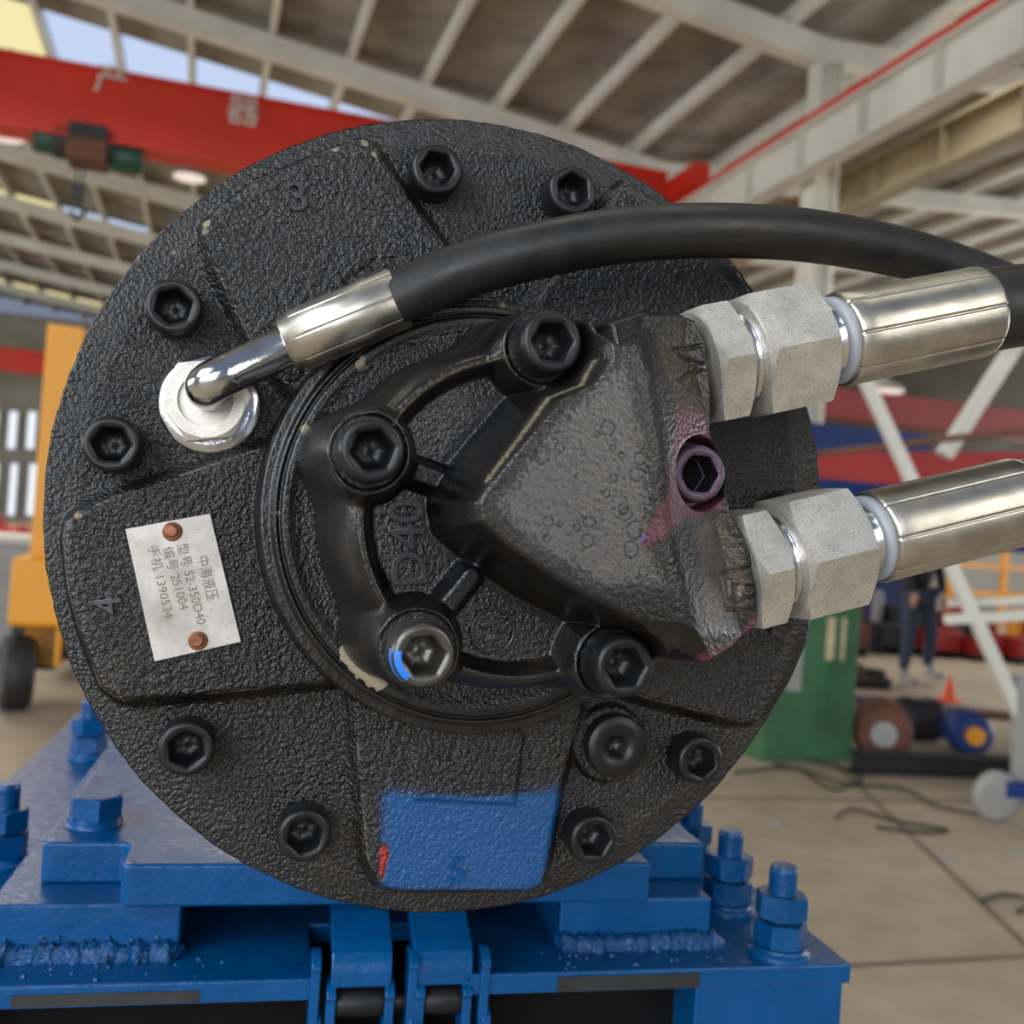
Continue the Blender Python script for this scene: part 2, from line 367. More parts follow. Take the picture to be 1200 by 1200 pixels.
# rubbed edges: bare metal at pad rims, by noise
e = np.zeros_like(X)
for p in PADS.values(): e = np.maximum(e, sstep(0.7-np.abs(sdf(X, Z, p)+0.2), 0, 0.7))
e = np.maximum(e, 0.8*sstep(0.7-np.abs(RR-141.4), 0, 0.6))
nzl = 0.5+0.5*np.sin(TH*9+RR*0.05)*np.sin(TH*31+2)
m = e*0.6*(nzl > 0.45)*(RR > 83); sel = (m > 0.05) & (paint[..., 3] < 0.1)
paint[sel, :3] = np.array(srgb((118, 108, 90))[:3]); paint[..., 3] = np.where(sel, m, paint[..., 3])
V = np.stack([X, -H, Z], -1).reshape(-1, 3)/1000
I = np.arange(nr*na).reshape(nr, na); A = I[:-1]; B = I[1:]
Q = np.stack([A, np.roll(A, -1, 1), np.roll(B, -1, 1), B], -1).reshape(-1, 4)
me = np_mesh('housing_face', V, Q[:, ::1], 'cast'); attr_paint(me, paint.reshape(-1, 4), grain.ravel())
inst('housing_face', me, mo)
b = MB(); RX90 = Matrix.Rotation(PI/2, 4, 'X')            # ring axis z -> local -y
b.rings([(0.1515, 0.0005), (0.1526, -0.001), (0.1526, -0.020), (0.1500, -0.0225), (0.115, -0.0225), (0.112, -0.027), (0.112, -0.15), (0.108, -0.155)], 128, RX90, cap0=False)
o = b.obj('motor_body', 'cast', mo)
attr = lambda me, g: attr_paint(me, np.zeros((len(me.vertices), 4)), np.full(len(me.vertices), g))
attr(o.data, 0.5)

# --- port cover: cartesian heightfield
BOLT = [M(px, py, 103.5) for px, py in ((437,527),(648,400),(820,555),(733,782),(497,768))]
q1, q2 = 116.0, 103.5
BL = [(552,588,q1),(562,570,q1),(600,523,q1),(652,463,q1),(690,446,q1),(707,420,114),(702,388,112),(690,372,110),(735,358,104),(790,353,q2),(815,362,q2),(832,400,q2),(838,460,q2),(836,500,q2),(850,555,q2),(862,600,q2),(884,645,q2),(890,700,q2),(891,742,q2),(850,771,q2),(800,788,q2),(770,768,106),(745,738,112),(700,712,q1),(655,690,q1),(590,645,q1),(556,615,q1)]
BLK = np.array([M(a+(13 if c == q2 else 0), b_, c) for a, b_, c in BL])
ridge = [M(740,380,q1), M(760,440,q1), M(774,520,q1), M(780,610,q1), M(803,700,q1), M(812,745,q1)]
gx = np.arange(-72, 101, 0.42); gz = np.arange(-74, 78, 0.42); X, Z = np.meshgrid(gx, gz, indexing='ij')
rr2 = np.hypot(X, Z)
out = 58.0-rr2
for bx, bz in BOLT: out = smax(out, 14.6-np.hypot(X-bx, Z-bz), 7.0)
blk = sdf(X, Z, BLK)
fl = 79.0 + 0*X
rim = sstep(3.4-np.abs(rr2-51.2), -1.8, 2.8)*7.5
fl = fl + rim
ap = M(540, 590, 90)
b1, b5 = BOLT[0], BOLT[4]
for p, q in ((b1, M(545, 572, 90)), (b5, M(556, 676, 90))):
    fl = np.maximum(fl, 79+8.0*sstep(3.6-seg(X, Z, p, q), -2.4, 1.6))
# top of the block: level plane, turning down over the ridge towards the ports
xr = np.interp(Z, [p[1] for p in ridge][::-1], [p[0] for p in ridge][::-1])
over = X-xr
walls = np.maximum(out, blk-1.0)
top = 116.0 - np.where(over > 0, np.minimum(over*0.62, 15.0), 0.0)
top = np.where(np.abs(over) < 4, 116.0-0.62*(over+4)**2/16, top)
top = np.minimum(top, 116-np.clip((Z-M(720,395,113)[1]+3)*0.35, 0, 12))
top = np.minimum(top, 116-np.clip((M(760,742,112)[1]+4-Z)*0.5, 0, 10))
bh = fl + (top-fl)*sstep(blk, -6.5, 3.0)**0.9
h = np.maximum(fl, bh)
# cast flank of the block below/around
for bx, bz in BOLT:
    d = np.hypot(X-bx, Z-bz)
    h = np.maximum(h, fl+(92.5-fl)*sstep(13.9-d, -3.0, 1.6)*(walls > -2))
for i, (bx, bz) in enumerate(BOLT):
    d = np.hypot(X-bx, Z-bz); cb = 10.9 if i != 4 else 11.6
    h = np.where(d < cb+1.2, np.minimum(h, 91.5+(h-91.5)*sstep(d, cb, cb+1.2)), h)
walls = np.maximum(out, blk-1.0)
h = 30+(h-30)*sstep(walls, -4.5, 3.4)**0.8
# raised port letters A and B with their cast frame lines
COVER_H = h.copy()
def surf_q(px, py):
    q = 100.0
    for _ in range(40):
        x, z = M(px, py, q); i = int(round((x-gx[0])/0.42)); j = int(round((z-gz[0])/0.42)); q += 0.6*(COVER_H[min(max(i, 0), len(gx)-1), min(max(j, 0), len(gz)-1)]-q)
    return q
def stroke(pts, w, up):
    global h
    pp = [M(a, b_, surf_q(a, b_)) for a, b_ in pts]
    for p, q in zip(pp[:-1], pp[1:]): h = np.where(blk > 0.8, h+(COVER_H+up-h)*sstep(w-seg(X, Z, p, q), -0.25, 0.35), h)
stroke([(789, 410), (822, 405)], 0.45, -0.8)
for l_ in ([(796, 417), (823, 428)], [(797, 446), (823, 430)], [(809, 422), (810, 438)]): stroke(l_, 0.75, -0.9)
for l_ in ([(844, 673), (881, 665)], [(844, 673), (852, 715)], [(852, 714), (886, 704)]): stroke(l_, 0.45, -0.9)
stroke([(855, 681), (884, 675)], 0.8, 1.0); stroke([(855, 681), (856, 697), (862, 703), (868, 699), (869, 679)], 0.8, 1.0); stroke([(869, 679), (871, 695), (877, 697), (882, 692), (884, 676)], 0.8, 1.0)
paint = np.zeros(h.shape+(4,)); grain = np.where(blk > -1, 0.16, 0.12)+0*h
grain = np.where((fl < 80) & (blk < -9) & (rr2 < 49), 0.28, grain)
def sprayv(P, c, w0, w1, amp=1.0):
    m = sstep(sdf(X, Z, P), w0, w1)*amp; s_ = m > paint[..., 3]
    paint[s_, :3] = np.array(c[:3]); paint[..., 3] = np.maximum(paint[..., 3], m)
sprayv(MP([(655,470),(740,400),(770,520),(775,640),(800,700),(700,700),(600,640),(560,590)], 116), srgb((84, 82, 80)), -4, 8, 0.62)
sprayv(MP([(752,400),(800,352),(838,470),(840,520),(790,520)], 105), srgb((96, 84, 60)), -3, 4, 0.42)
sprayv(MP([(790,470),(838,470),(850,520),(865,600),(800,612),(740,650),(712,668),(745,610),(770,575),(778,520)], 108), srgb((86, 42, 52)), -2.5, 3, 0.62)
sprayv(MP([(790,610),(735,655),(715,668),(740,625),(790,590)], 112), srgb((80, 76, 120)), -2, 2, 0.6)
sprayv(MP([(800,790),(890,742),(893,700),(872,735),(850,748),(800,760)], 101), srgb((78, 34, 50)), -1.5, 2, 0.7)
sprayv(MP([(800,610),(850,600),(880,645),(884,720),(810,740)], 103), srgb((70, 60, 52)), -3, 4, 0.6)
# dusty ridge lines
rl = np.minimum(seg(X, Z, M(572,565,q1), M(652,463,q1)), np.minimum(seg(X, Z, M(652,463,q1), M(690,448,q1)), seg(X, Z, M(690,448,q1), M(708,418,q1))))
m = sstep(1.0-rl, 0, 1.0)*0.6; s_ = m > paint[..., 3]; paint[s_, :3] = np.array(srgb((126, 118, 98))[:3]); paint[..., 3] = np.maximum(paint[..., 3], m)
m = sstep(1.0-np.abs(rr2-50.6), 0, 1)*0.5*((X < 5) & (Z > 15)); s_ = m > paint[..., 3]; paint[s_, :3] = np.array(srgb((112, 98, 70))[:3]); paint[..., 3] = np.maximum(paint[..., 3], m)
# water stain rings on the flat top
for k in range(30):
    px, py = rng.uniform(600, 770), rng.uniform(500, 680); cx_, cz_ = M(px, py, 116); rad = rng.uniform(0.8, 2.4)
    if sdf(np.array([cx_]), np.array([cz_]), BLK)[0] < 6: continue
    dd = np.hypot((X-cx_), (Z-cz_)*rng.uniform(0.85, 1.2)); m = sstep(0.42-np.abs(dd-rad), 0, 0.42)*0.75
    s_ = m > 0.25; paint[s_, :3] = np.array(srgb((34, 33, 33))[:3])
V = np.stack([X, -h, Z], -1).reshape(-1, 3)/1000
I = np.arange(X.size).reshape(X.shape); Q = np.stack([I[:-1, :-1], I[1:, :-1], I[1:, 1:], I[:-1, 1:]], -1).reshape(-1, 4)
keep = (h.reshape(-1)[Q] > 30.05).any(1); Q = Q[keep]
used = np.unique(Q); rem = -np.ones(X.size, int); rem[used] = np.arange(len(used))
me = np_mesh('port_cover', V[used], rem[Q], 'cast'); attr_paint(me, paint.reshape(-1, 4)[used], grain.ravel()[used])
inst('port_cover', me, mo)

COVER_H = h.copy()
# --- socket head cap screws
def cap_screw_mesh(R, hh, ap, mat, knurl=False):
    b = MB(); n = 72; kn = (lambda r: (lambda a: r*(1+0.010*math.sin(a*36)))) if knurl else (lambda r: r)
    b.rings([(R*0.99, 0), (kn(R), hh*0.05), (kn(R), hh*0.72), (R, hh*0.80), (R*0.985, hh*0.88), (R*0.94, hh*0.955), (R*0.87, hh), (R*0.80, hh*1.0),
             (lambda a: min(R*0.78, ap*1.10+0*a), hh), (hexr(ap*1.02), hh*0.965), (hexr(ap*0.985), hh*0.92), (hexr(ap*0.98), hh*0.30), (R*0.18, hh*0.16), (R*0.02, hh*0.22)], n, None, cap0=False)
    return b.mesh('cap_screw', mat)
def face_M4(px, py, q, q0, rot=0):
    x, z = M(px, py, q); return Matrix.Translation((x/1000, -q0/1000, z/1000)) @ RX90 @ Matrix.Rotation(rot, 4, 'Z')
sm = cap_screw_mesh(0.0098, 0.0125, 0.0057, 'screw')
for i, (px, py) in enumerate(((513,197),(672,222),(203,358),(130,520),(218,878),(357,980),(697,985),(822,892))):
    inst('flange_screw', sm, mo, M4=face_M4(px, py, 25, 12.4, i*0.7))
# the fifth pair, behind the fittings
for ang in (4.5, 29.8):
    a = math.radians(ang); inst('flange_screw', sm, mo, M4=Matrix.Translation((0.1325*math.cos(a), -0.0124, 0.1325*math.sin(a))) @ RX90)
kn = cap_screw_mesh(0.0097, 0.0130, 0.0056, 'screw', True); kw = cap_screw_mesh(0.0097, 0.0130, 0.0056, 'screw_worn', True)
def painted_screw():
    k = NT('overspray_purple_screw'); c = k.ramp(k.noise(700, 3), ((0.35, srgb((64, 36, 48))), (0.5, srgb((78, 56, 70))), (0.65, srgb((62, 60, 88)))))
    k.set(Base_Color=c, Roughness=0.4); k.bump(k.noise(1200, 2), 0.3, 0.0006); return k.m
kp = cap_screw_mesh(0.0092, 0.0130, 0.0056, painted_screw())
for i, ((px, py), m_) in enumerate(zip(((437,527),(648,400),(820,555),(733,782),(497,768)), (kn, kn, kp, kn, kw))):
    s_ = inst('cover_screw', m_, mo, M4=face_M4(px, py, 104, 91.3, (0.25, 0.1, 0.0, 0.1, 0.15)[i]))
    if i == 2:
        tag(s_, 'cap screw dusted with purple overspray'); b = MB(); b.rings([(hexr(0.0054), 0.0128), (hexr(0.0053), 0.0036), (0.001, 0.0032)], 72, cap0=False); b.obj('hex_socket', 'pit', s_)
    if i == 4:
        tag(s_, 'worn cap screw with a dab of blue paint')
        b = MB(); a0, a1 = math.radians(172), math.radians(238); n = 12; vs = []
        for k in range(n+1):
            a = a0+(a1-a0)*k/n-0.15; vs += [(0.0068*math.cos(a), 0.0068*math.sin(a), 0.0131), (0.0086*math.cos(a), 0.0086*math.sin(a), 0.01315), (0.0096*math.cos(a), 0.0096*math.sin(a), 0.0112), (0.0099*math.cos(a), 0.0099*math.sin(a), 0.0096)]
        b.add(vs, [(4*k+j, 4*k+j+1, 4*k+j+5, 4*k+j+4) for k in range(n) for j in range(3)], True)
        b.obj('paint_dab', 'bluemark', s_)
# --- hex socket plug, lower right
b = MB(); b.rings([(0.0122, 0), (0.0122, 0.0058), (0.0116, 0.0066), (0.0056, 0.0066), (0.0050, 0.0060), (hexr(0.0038), 0.0058), (hexr(0.0036), 0.001), (0.0005, 0.0006)], 72, face_M4(724, 875, 25, 18.4), cap0=False)
tag(b.obj('socket_plug', 'screw', mo), 'flat round plug with small hex socket')
# --- embossed numbers
def emb(txt, px, py, q, size, rot, name='cast_number', mat='castnum', ext=0.0008, parent=None, tilt=0):
    me = text_mesh(txt, size, ext, name, mat, 0.00025); x, z = M(px, py, q)
    return inst(name, me, parent or mo, M4=Matrix.Translation((x/1000, -q/1000, z/1000)) @ Matrix.Rotation(tilt, 4, 'Z') @ RX90 @ Matrix.Rotation(rot, 4, 'Z'))
emb('3', 350, 232, 20, 0.015, math.radians(15)); emb('4', 128, 709, 20, 0.013, math.radians(100)); emb('1', 915, 747, 20, 0.014, math.radians(60))
m5 = emb('5', 535, 1021, 20, 0.014, math.radians(5)); m5.data.materials[0] = MAT['bluemark'] if False else bluepaint('blue_sprayed_number', (0, 68, 120))
emb('D40', 479, 636, 80.9, 0.0160, math.radians(97), 'cast_lettering', ext=0.0016)
emb('H', 577, 739, 80.2, 0.0105, math.radians(-72), 'cast_letter')
b = MB(); b.rings([(0.0074, 0.0), (0.0074, 0.0008), (0.0066, 0.0008), (0.0066, 0)], 48, face_M4(577, 739, 79.5, 79.8), cap0=False, cap1=False); b.obj('cast_ring', 'castnum', mo)
tl = math.radians(31)
# --- name plate
P4 = [ML(*p, 20.9) for p in ((147,620),(246,602),(282,752),(181,775))]
ct = sum(P4, Vector())/4; ux = (P4[1]-P4[0]+P4[2]-P4[3])/2; uz = (P4[0]-P4[3]+P4[1]-P4[2])/2
b = MB(); front = [tuple(p) for p in P4]; back = [tuple(p+Vector((0, 0.0009, 0))) for p in P4]
b.add(front+back, [(3, 2, 1, 0), (4, 5, 6, 7), (0, 1, 5, 4), (1, 2, 6, 5), (2, 3, 7, 6), (3, 0, 4, 7)])
pl = b.obj('name_plate', 'plate', mo); tag(pl, 'stamped silver name plate')
down = (P4[3]-P4[0]).normalized(); ang = math.atan2(down.z, down.x)
def ptxt(txt, p0, p1, hgt):
    me = text_mesh(txt, 0.01, 0.00006, 'stamped_lettering', 'etch'); n = len(me.vertices); co = np.empty(n*3, np.float32); me.vertices.foreach_get('co', co); co = co.reshape(-1, 3)
    A_, B_ = ML(*p0, 21.0), ML(*p1, 21.0); L = (B_-A_).length; lo, hi = co.min(0), co.max(0); co[:, 0] = (co[:, 0]-(lo[0]+hi[0])/2)*L/(hi[0]-lo[0]); co[:, 1] = (co[:, 1]-(lo[1]+hi[1])/2)*hgt/(hi[1]-lo[1])
    me.vertices.foreach_set('co', co.ravel()); me.update(); d = B_-A_
    inst('stamped_lettering', me, pl, M4=Matrix.Translation((A_+B_)/2) @ RX90 @ Matrix.Rotation(math.atan2(d.z, d.x), 4, 'Z'))
ptxt('中海液压', (237, 652), (250, 703), 0.0044); ptxt('型号 S2-350D40', (213, 637), (237, 731), 0.0040)
ptxt('编号 251004', (196, 641), (217, 714), 0.0040); ptxt('手机 1390534', (179, 639), (199, 724), 0.0038)
for px, py in ((201, 622), (231, 750)):
    b = MB(); b.rings([(0.0034, 0), (0.0034, 0.0004), (0.0026, 0.0007)], 24, face_M4(px+1, py+1, 21, 20.8)); b.rings([(0.0026, 0), (0.0024, 0.0018), (0.0018, 0.0026)], 24, face_M4(px, py, 21, 21)); b.obj('rivet', 'copper', pl)

# =================================================================== HOSES
def axis_M4(a, b_, roll=0):
    d = (b_-a).normalized(); zx = d; y = Vector((0, -1, 0)); y = (y-zx*y.dot(zx)).normalized(); x = y.cross(zx)
    m = Matrix((x, y, zx)).transposed().to_4x4(); return Matrix.Translation(a) @ m @ Matrix.Rotation(roll, 4, 'Z')
def crimp(r, n=8, d=0.035):
    def f(a):
        t = (a*n/(2*PI)) % 1.0; t = min(t, 1-t); return r*(1+0.008-d*math.exp(-(t/0.028)**2)*1.1-0.004*math.cos(t*2*PI))
    return f
def big_hose(label, p0, p1, pend, q, q1=None):
    t = thing('hydraulic_hose', label, 'hose', tuple(MORG), MY, 'large pressure hoses on the ports')
    a = ML(*p0, q); c = ML(*p1, q1 or q); X4 = axis_M4(a, c); L = (c-a).length
    hx = lambda ap: hexr(ap, PI/6)                        # a flat faces the lens
    ap = 0.0200
    X4 = X4 @ Matrix.Translation((0, 0, -0.0095)); L += 0.0095
    b = MB(); b.rings([(0.0095, -0.010), (0.0095, 0.0016)]+nut_rings(ap*0.95, 0.0018, 0.0142, 0.0150, 0.0140, PI/6, True, True), 72, X4, smooth=False); b.obj('adapter', 'nut', t)
    b = MB(); b.rings([(0.0163, 0.0143), (0.0163, 0.0163), (0.0150, 0.0170), (0.0162, 0.0177), (0.0162, 0.0196), (0.0150, 0.0200)], 72, X4); tag(b.obj('locking_ring', 'chrome', t), 'bright turned ring')
    b = MB(); b.rings(nut_rings(ap, 0.0190, 0.0452, 0.0150, 0.012, PI/6), 72, X4, smooth=False); b.obj('swivel_nut', 'nut', t)
    b = MB(); b.rings([(0.0125, 0.044), (0.0125, 0.054), (0.0137, 0.0545), (0.0137, 0.060)], 48, X4); b.obj('neck', 'chrome', t)
    b = MB(); b.rings([(0.0135, 0.0528), (0.0152, 0.0530), (0.0152, 0.0562), (0.0135, 0.0565)], 48, X4); b.obj('seal_ring', 'nylon', t)
    s0 = 0.0562; R = 0.0163
    b = MB(); rl = [(0.0135, s0), (0.0155, s0)]
    for k in range(9): rl.append((crimp(R*(1+0.0*k)), s0+0.0012+(L-s0-0.003)*k/8))
    rl += [(crimp(R*0.985), L-0.0006), (0.0150, L), (0.0135, L)]
    b.rings(rl, 256, X4, smooth=True); b.obj('crimp_sleeve', 'sleeve', t)
    e = ML(*pend, q); d = (c-a).normalized(); pts = [c-d*0.01]
    for k in range(1, 14):
        u = k/13; pts.append(c.lerp(e, u)+Vector((0, 0.03*u*u, -0.02*u*u)))
    b = MB(); b.tube(pts, 0.0150, 48); b.obj('rubber_hose', 'rubber', t)
    return t
big_hose('thick black hose with silver crimped fitting on the upper port A', (838, 427), (1146, 366), (1500, 300), 86)
big_hose('thick black hose with silver crimped fitting on the lower port B', (882, 664), (1192, 588), (1560, 505), 86)
# thin hose on the elbow
t = thing('drain_hose', 'thinner black hose with silver elbow arching over the motor behind port A', 'hose', tuple(MORG), MY)
b = MB(); b.rings([(0.0180, 0), (0.0180, 0.0012), (0.0172, 0.0020), (0.014, 0.0020)], 64, face_M4(246, 474, 14, 12.5)); tag(b.obj('seal_washer', 'chrome', t), 'worn silver seal washer')
b = MB(); b.rings(nut_rings(0.0138, 0.0, 0.0096, 0.0120, 0.0095, 0.2, False, True)+[(0.0092, 0.006)], 72, face_M4(241, 469, 21, 14), smooth=False); b.obj('elbow_nut', 'nut', t)
base = ML(246, 458, 24); up = ML(240, 452, 36); e1 = ML(262, 440, 39); e2 = ML(345, 401, 40); e3 = ML(470, 349, 45)
def bez(p, n):
    out_ = []
    for i in range(n+1):
        u = i/n; q_ = list(p)
        while len(q_) > 1: q_ = [q_[k].lerp(q_[k+1], u) for k in range(len(q_)-1)]
        out_.append(q_[0])
    return out_
b = MB(); pth = [base+Vector((0, 0.006, 0))]+bez([base, ML(236, 455, 40), ML(240, 450, 42), e1.lerp(e2, 0.15), ], 14)+[e2.lerp(e3, 0.04)]
b.tube(pth, [0.0071]*len(pth), 40); b.obj('elbow_tube', 'chrome', t)
b = MB(); b.rings([(0.0098, 0), (0.0100, 0.0015), (0.0088, 0.0022)], 48, axis_M4(base+Vector((0, 0.0035, 0)), base)); b.obj('collar', 'chrome', t)
X4 = axis_M4(e2, e3); L = (e3-e2).length
b = MB(); b.rings([(0.0085, -0.003), (0.0098, -0.0028), (0.0098, 0.001), (crimp(0.0107, 8), 0.0016), (crimp(0.0107), L*0.5), (crimp(0.0107), L-0.001), (0.0101, L), (0.009, L)], 256, X4); b.obj('crimp_sleeve', 'sleeve', t)
pts = [(462,353,46),(530,322,50),(600,301,54),(700,280,58),(800,271,60),(900,272,58),(980,281,52),(1060,297,44),(1130,318,34),(1200,345,20),(1280,390,0),(1340,440,-20)]
pp = [ML(*p) for p in pts]; cr = []
for i in range(len(pp)-1):
    p0, p1, p2, p3 = pp[max(i-1, 0)], pp[i], pp[i+1], pp[min(i+2, len(pp)-1)]
    for k in range(8):
        u = k/8; cr.append(0.5*((2*p1)+(p2-p0)*u+(2*p0-5*p1+4*p2-p3)*u*u+(3*p1-p0-3*p2+p3)*u**3))
b = MB(); b.tube(cr, 0.0098, 40); b.obj('rubber_hose', 'rubber', t)

# =================================================================== BLUE MACHINE FRAME
PY = math.radians(12.5)
PW = np.array([math.cos(PY), math.sin(PY), 0]); PD = np.array([-math.sin(PY), math.cos(PY), 0])
Z1, Z2, Z3 = -0.200, -0.177, -0.158
def P(px, py, z):                                         # pixel on level z (relative to the lens) -> (w, d)
    p = onz(px, py, CAMH+z)-EYE; return float(np.dot(p, PW)), float(np.dot(p, PD))
FR = thing('machine_frame', 'blue painted steel machine frame of stacked plates under the motor', 'machine frame', (0, 0, CAMH), PY)
D1 = P(998, 1130, Z1)[1]; wR = P(998, 1130, Z1)[0]
def fbox(w0, w1, d0, d1, z0, z1, name='plate', mat='blue', bev=0.0012, parent=FR):
    b = MB(); b.box(((w0+w1)/2, (d0+d1)/2, (z0+z1)/2), (w1-w0, d1-d0, z1-z0)); return b.obj(name, mat, parent, bev)
wl = P(0, 923, Z1)[0]
ws0 = P(366, 1147, Z1)[0]; ws1 = P(545, 1147, Z1)[0]
# base plate with a slot for the chain
lw0, ld0 = P(5, 925, Z1); 
b = MB(); b.prism([(wl, D1), (ws0, D1), (ws0, D1+0.06), (ws1, D1+0.06), (ws1, D1), (wR, D1), (wR, 1.05), (-0.16-0.0, 1.05), (wl, 1.05)], Z1-0.0095, Z1); b.obj('base_plate', 'blue', FR, 0.001)
# legs / webs under it
rl0 = P(825, 1140, Z1)[0]
fbox(rl0, wR-0.002, D1+0.003, 0.9, -0.36, Z1-0.0095, 'side_box')
fbox(wl, P(10, 1185, Z1)[0]-0.02, D1+0.01, 0.9, -0.36, Z1-0.0095, 'side_box')
fbox(P(10, 1185, Z1)[0]-0.021, rl0+0.001, D1+0.028, D1+0.04, -0.36, Z1-0.0097, 'inner_guard', 'pit')  # added dark sheet, its colour stands in for the shade under the lip
fbox(wl, wR, 0.62, 0.63, -0.40, Z1-0.0095, 'rear_web')
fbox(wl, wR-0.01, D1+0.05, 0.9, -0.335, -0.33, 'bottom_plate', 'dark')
# bare patches on the front lip
fbox(P(12, 1160, Z1)[0], P(235, 1150, Z1)[0], D1-0.0004, D1+0.001, Z1-0.0085, Z1-0.0035, 'bare_patch', 'bare', 0)
fbox(P(655, 1140, Z1)[0], rl0, D1-0.0004, D1+0.001, Z1-0.0088, Z1-0.0020, 'bare_patch', 'bare', 0)
# spacer blocks and weld beads
dB = P(100, 1060, Z2)[1]
wb1 = P(213, 1060, Z2)[0]; wb0 = -0.22
b = MB(); xl = P(0, 1056, Z2)[0]-0.004
fbox(xl, wb1, dB, dB+0.30, Z1, Z2, 'spacer_block')
wc0 = P(662, 1060, Z2)[0]; wc1 = P(838, 1055, Z2)[0]
fbox(wc0, wc1, dB, dB+0.30, Z1, Z2, 'spacer_block')
fbox(wb1-0.01, wc0+0.01, dB+0.09, dB+0.10, Z1, Z2-0.0005, 'inner_guard', 'pit')  # added dark sheet painting the shade between the spacer blocks
def bead(w0, w1, d, z, n, name='weld_bead'):
    b = MB(); pts = []; rs = []
    for i in range(n+1):
        u = i/n; pts.append((w0+(w1-w0)*u, d+random.uniform(-0.0008, 0.0008), z+random.uniform(-0.0006, 0.0006))); rs.append(0.0058*(1+random.uniform(-0.25, 0.25)))
    b.tube(pts, rs, 10); return b.obj(name, 'weld', FR)
bead(xl+0.002, wb1, dB-0.0015, Z1+0.001, 60); bead(wc0, wc1+0.004, dB-0.0015, Z1+0.001, 50)
b = MB()
for k in range(46):
    w = random.choice((random.uniform(xl, wb1+0.02), random.uniform(wc0-0.01, wc1))); b.rings([(0.0012, 0), (0.001, 0.0008), (0.0003, 0.0012)], 8, Matrix.Translation((w, random.uniform(D1+0.003, dB-0.003), Z1)) @ Matrix.Scale(random.uniform(0.5, 1.3), 4))
for k in range(16): b.rings([(0.0013, 0), (0.001, 0.0008), (0.0003, 0.0012)], 8, Matrix.Translation((random.uniform(xl, wb1), dB, random.uniform(Z1+0.003, Z1+0.009))) @ RX90)
tag(b.obj('weld_spatter', 'weld', FR), kind='stuff')
# upper plate with stepped corners
dT = P(200, 1013, Z3)[1]; dN = P(95, 987, Z3)[1]
w0 = P(50, 985, Z3)[0]; w1 = P(141, 1008, Z3)[0]; w2 = P(760, 1008, Z3)[0]; w3 = P(822, 985, Z3)[0]
fil = [(w1, dN), (w1+0.0005, dN-0.004)]
b = MB(); b.prism([(w0+0.003, dN), (w1-0.002, dN), (w1+0.001, dN-0.003), (w1+0.001, dT+0.004), (w1+0.004, dT), (w2, dT), (w2, dN), (w3, dN), (w3, dN+0.16), (w0, dN+0.16), (w0, dN+0.003)], Z2, Z3)
b.obj('mounting_plate', 'blue', FR, 0.0016, 3)
fbox(0.035, 0.105, dT+0.05, dT+0.09, Z3, Z3+0.044, 'motor_bracket')   # carries the motor body behind its flange
fbox(xl, P(40, 1010, Z2)[0]+0.02, dB+0.02, dB+0.3, Z1, Z1+0.001, 'shim')
# --- studs with double nuts
ZA = Matrix.Identity(4)
def stud(w, d, z, k=1.0, rot=0.3, thread=0.010):
    s_ = bpy.data.objects.new('stud', MB().rings([(0.0062*k, -0.002), (0.0062*k, 0.036*k+thread*0.2)], 32).mesh('stud', 'blue')); 
    b = MB(); rl = [(0.0068*k, 0)]; zz = 0.030*k
    rl.append((0.0068*k, zz))
    for i in range(6): rl += [(0.0070*k, zz+0.0008), (0.0064*k, zz+0.0018)]; zz += 0.0020
    rl += [(0.0060*k, zz+0.0015)]
    b.rings(rl, 32); o = b.obj('stud', 'blue', FR, loc=(w, d, z))
    b = MB(); b.rings([(0.0150*k, 0), (0.0152*k, 0.002), (0.0148*k, 0.0028), (0.0125*k, 0.0030), (0.0125*k, 0.0052)], 40); b.obj('washer', 'blue', o)
    for j, zz in enumerate((0.0052, 0.0185)):
        ap_ = 0.0112*k; hx = hexr(ap_, rot+j*0.5); top_ = 0.0118*k
        b = MB(); b.rings(nut_rings(ap_, zz, zz+top_, 0.009*k, 0.007*k, [0, PI/12, PI/6, PI/4][int((rot+j*0.5)*3) % 4]), 48, smooth=False); b.obj('nut', 'blue', o)
    return o
for px, py, k in ((912, 1118, 1.0), (851, 1066, 1.0), (806, 1022, 1.0)): w, d = P(px, py, Z1); stud(w, d, Z1, k, rot=0.2+px*0.01)
w, d = P(2, 1012, Z1); stud(w, d, Z1, 1.0, 0.8); w, d = P(103, 888, Z1); stud(w, d, Z1, 1.05, 0.1)
w, d = P(40, 1020, Z1)
# hex head bolts on the mounting plate
def hexbolt(w, d, z):
    b = MB(); b.rings([(0.0128, 0), (0.0130, 0.0022), (0.0115, 0.0024), (0.0116, 0.0045), (0.0100, 0.0048)], 40); o = b.obj('washer', 'blue', FR, loc=(w, d, z))
    b = MB(); b.rings(nut_rings(0.0112, 0.0046, 0.0150, 0.009, 0.0015, PI/4, False, True), 48, smooth=False); b.obj('hex_head', 'blue', o)
w, d = P(111, 966, Z3); hexbolt(w, d, Z3); w, d = P(775, 960, Z3); hexbolt(w, d+0.03, Z3)
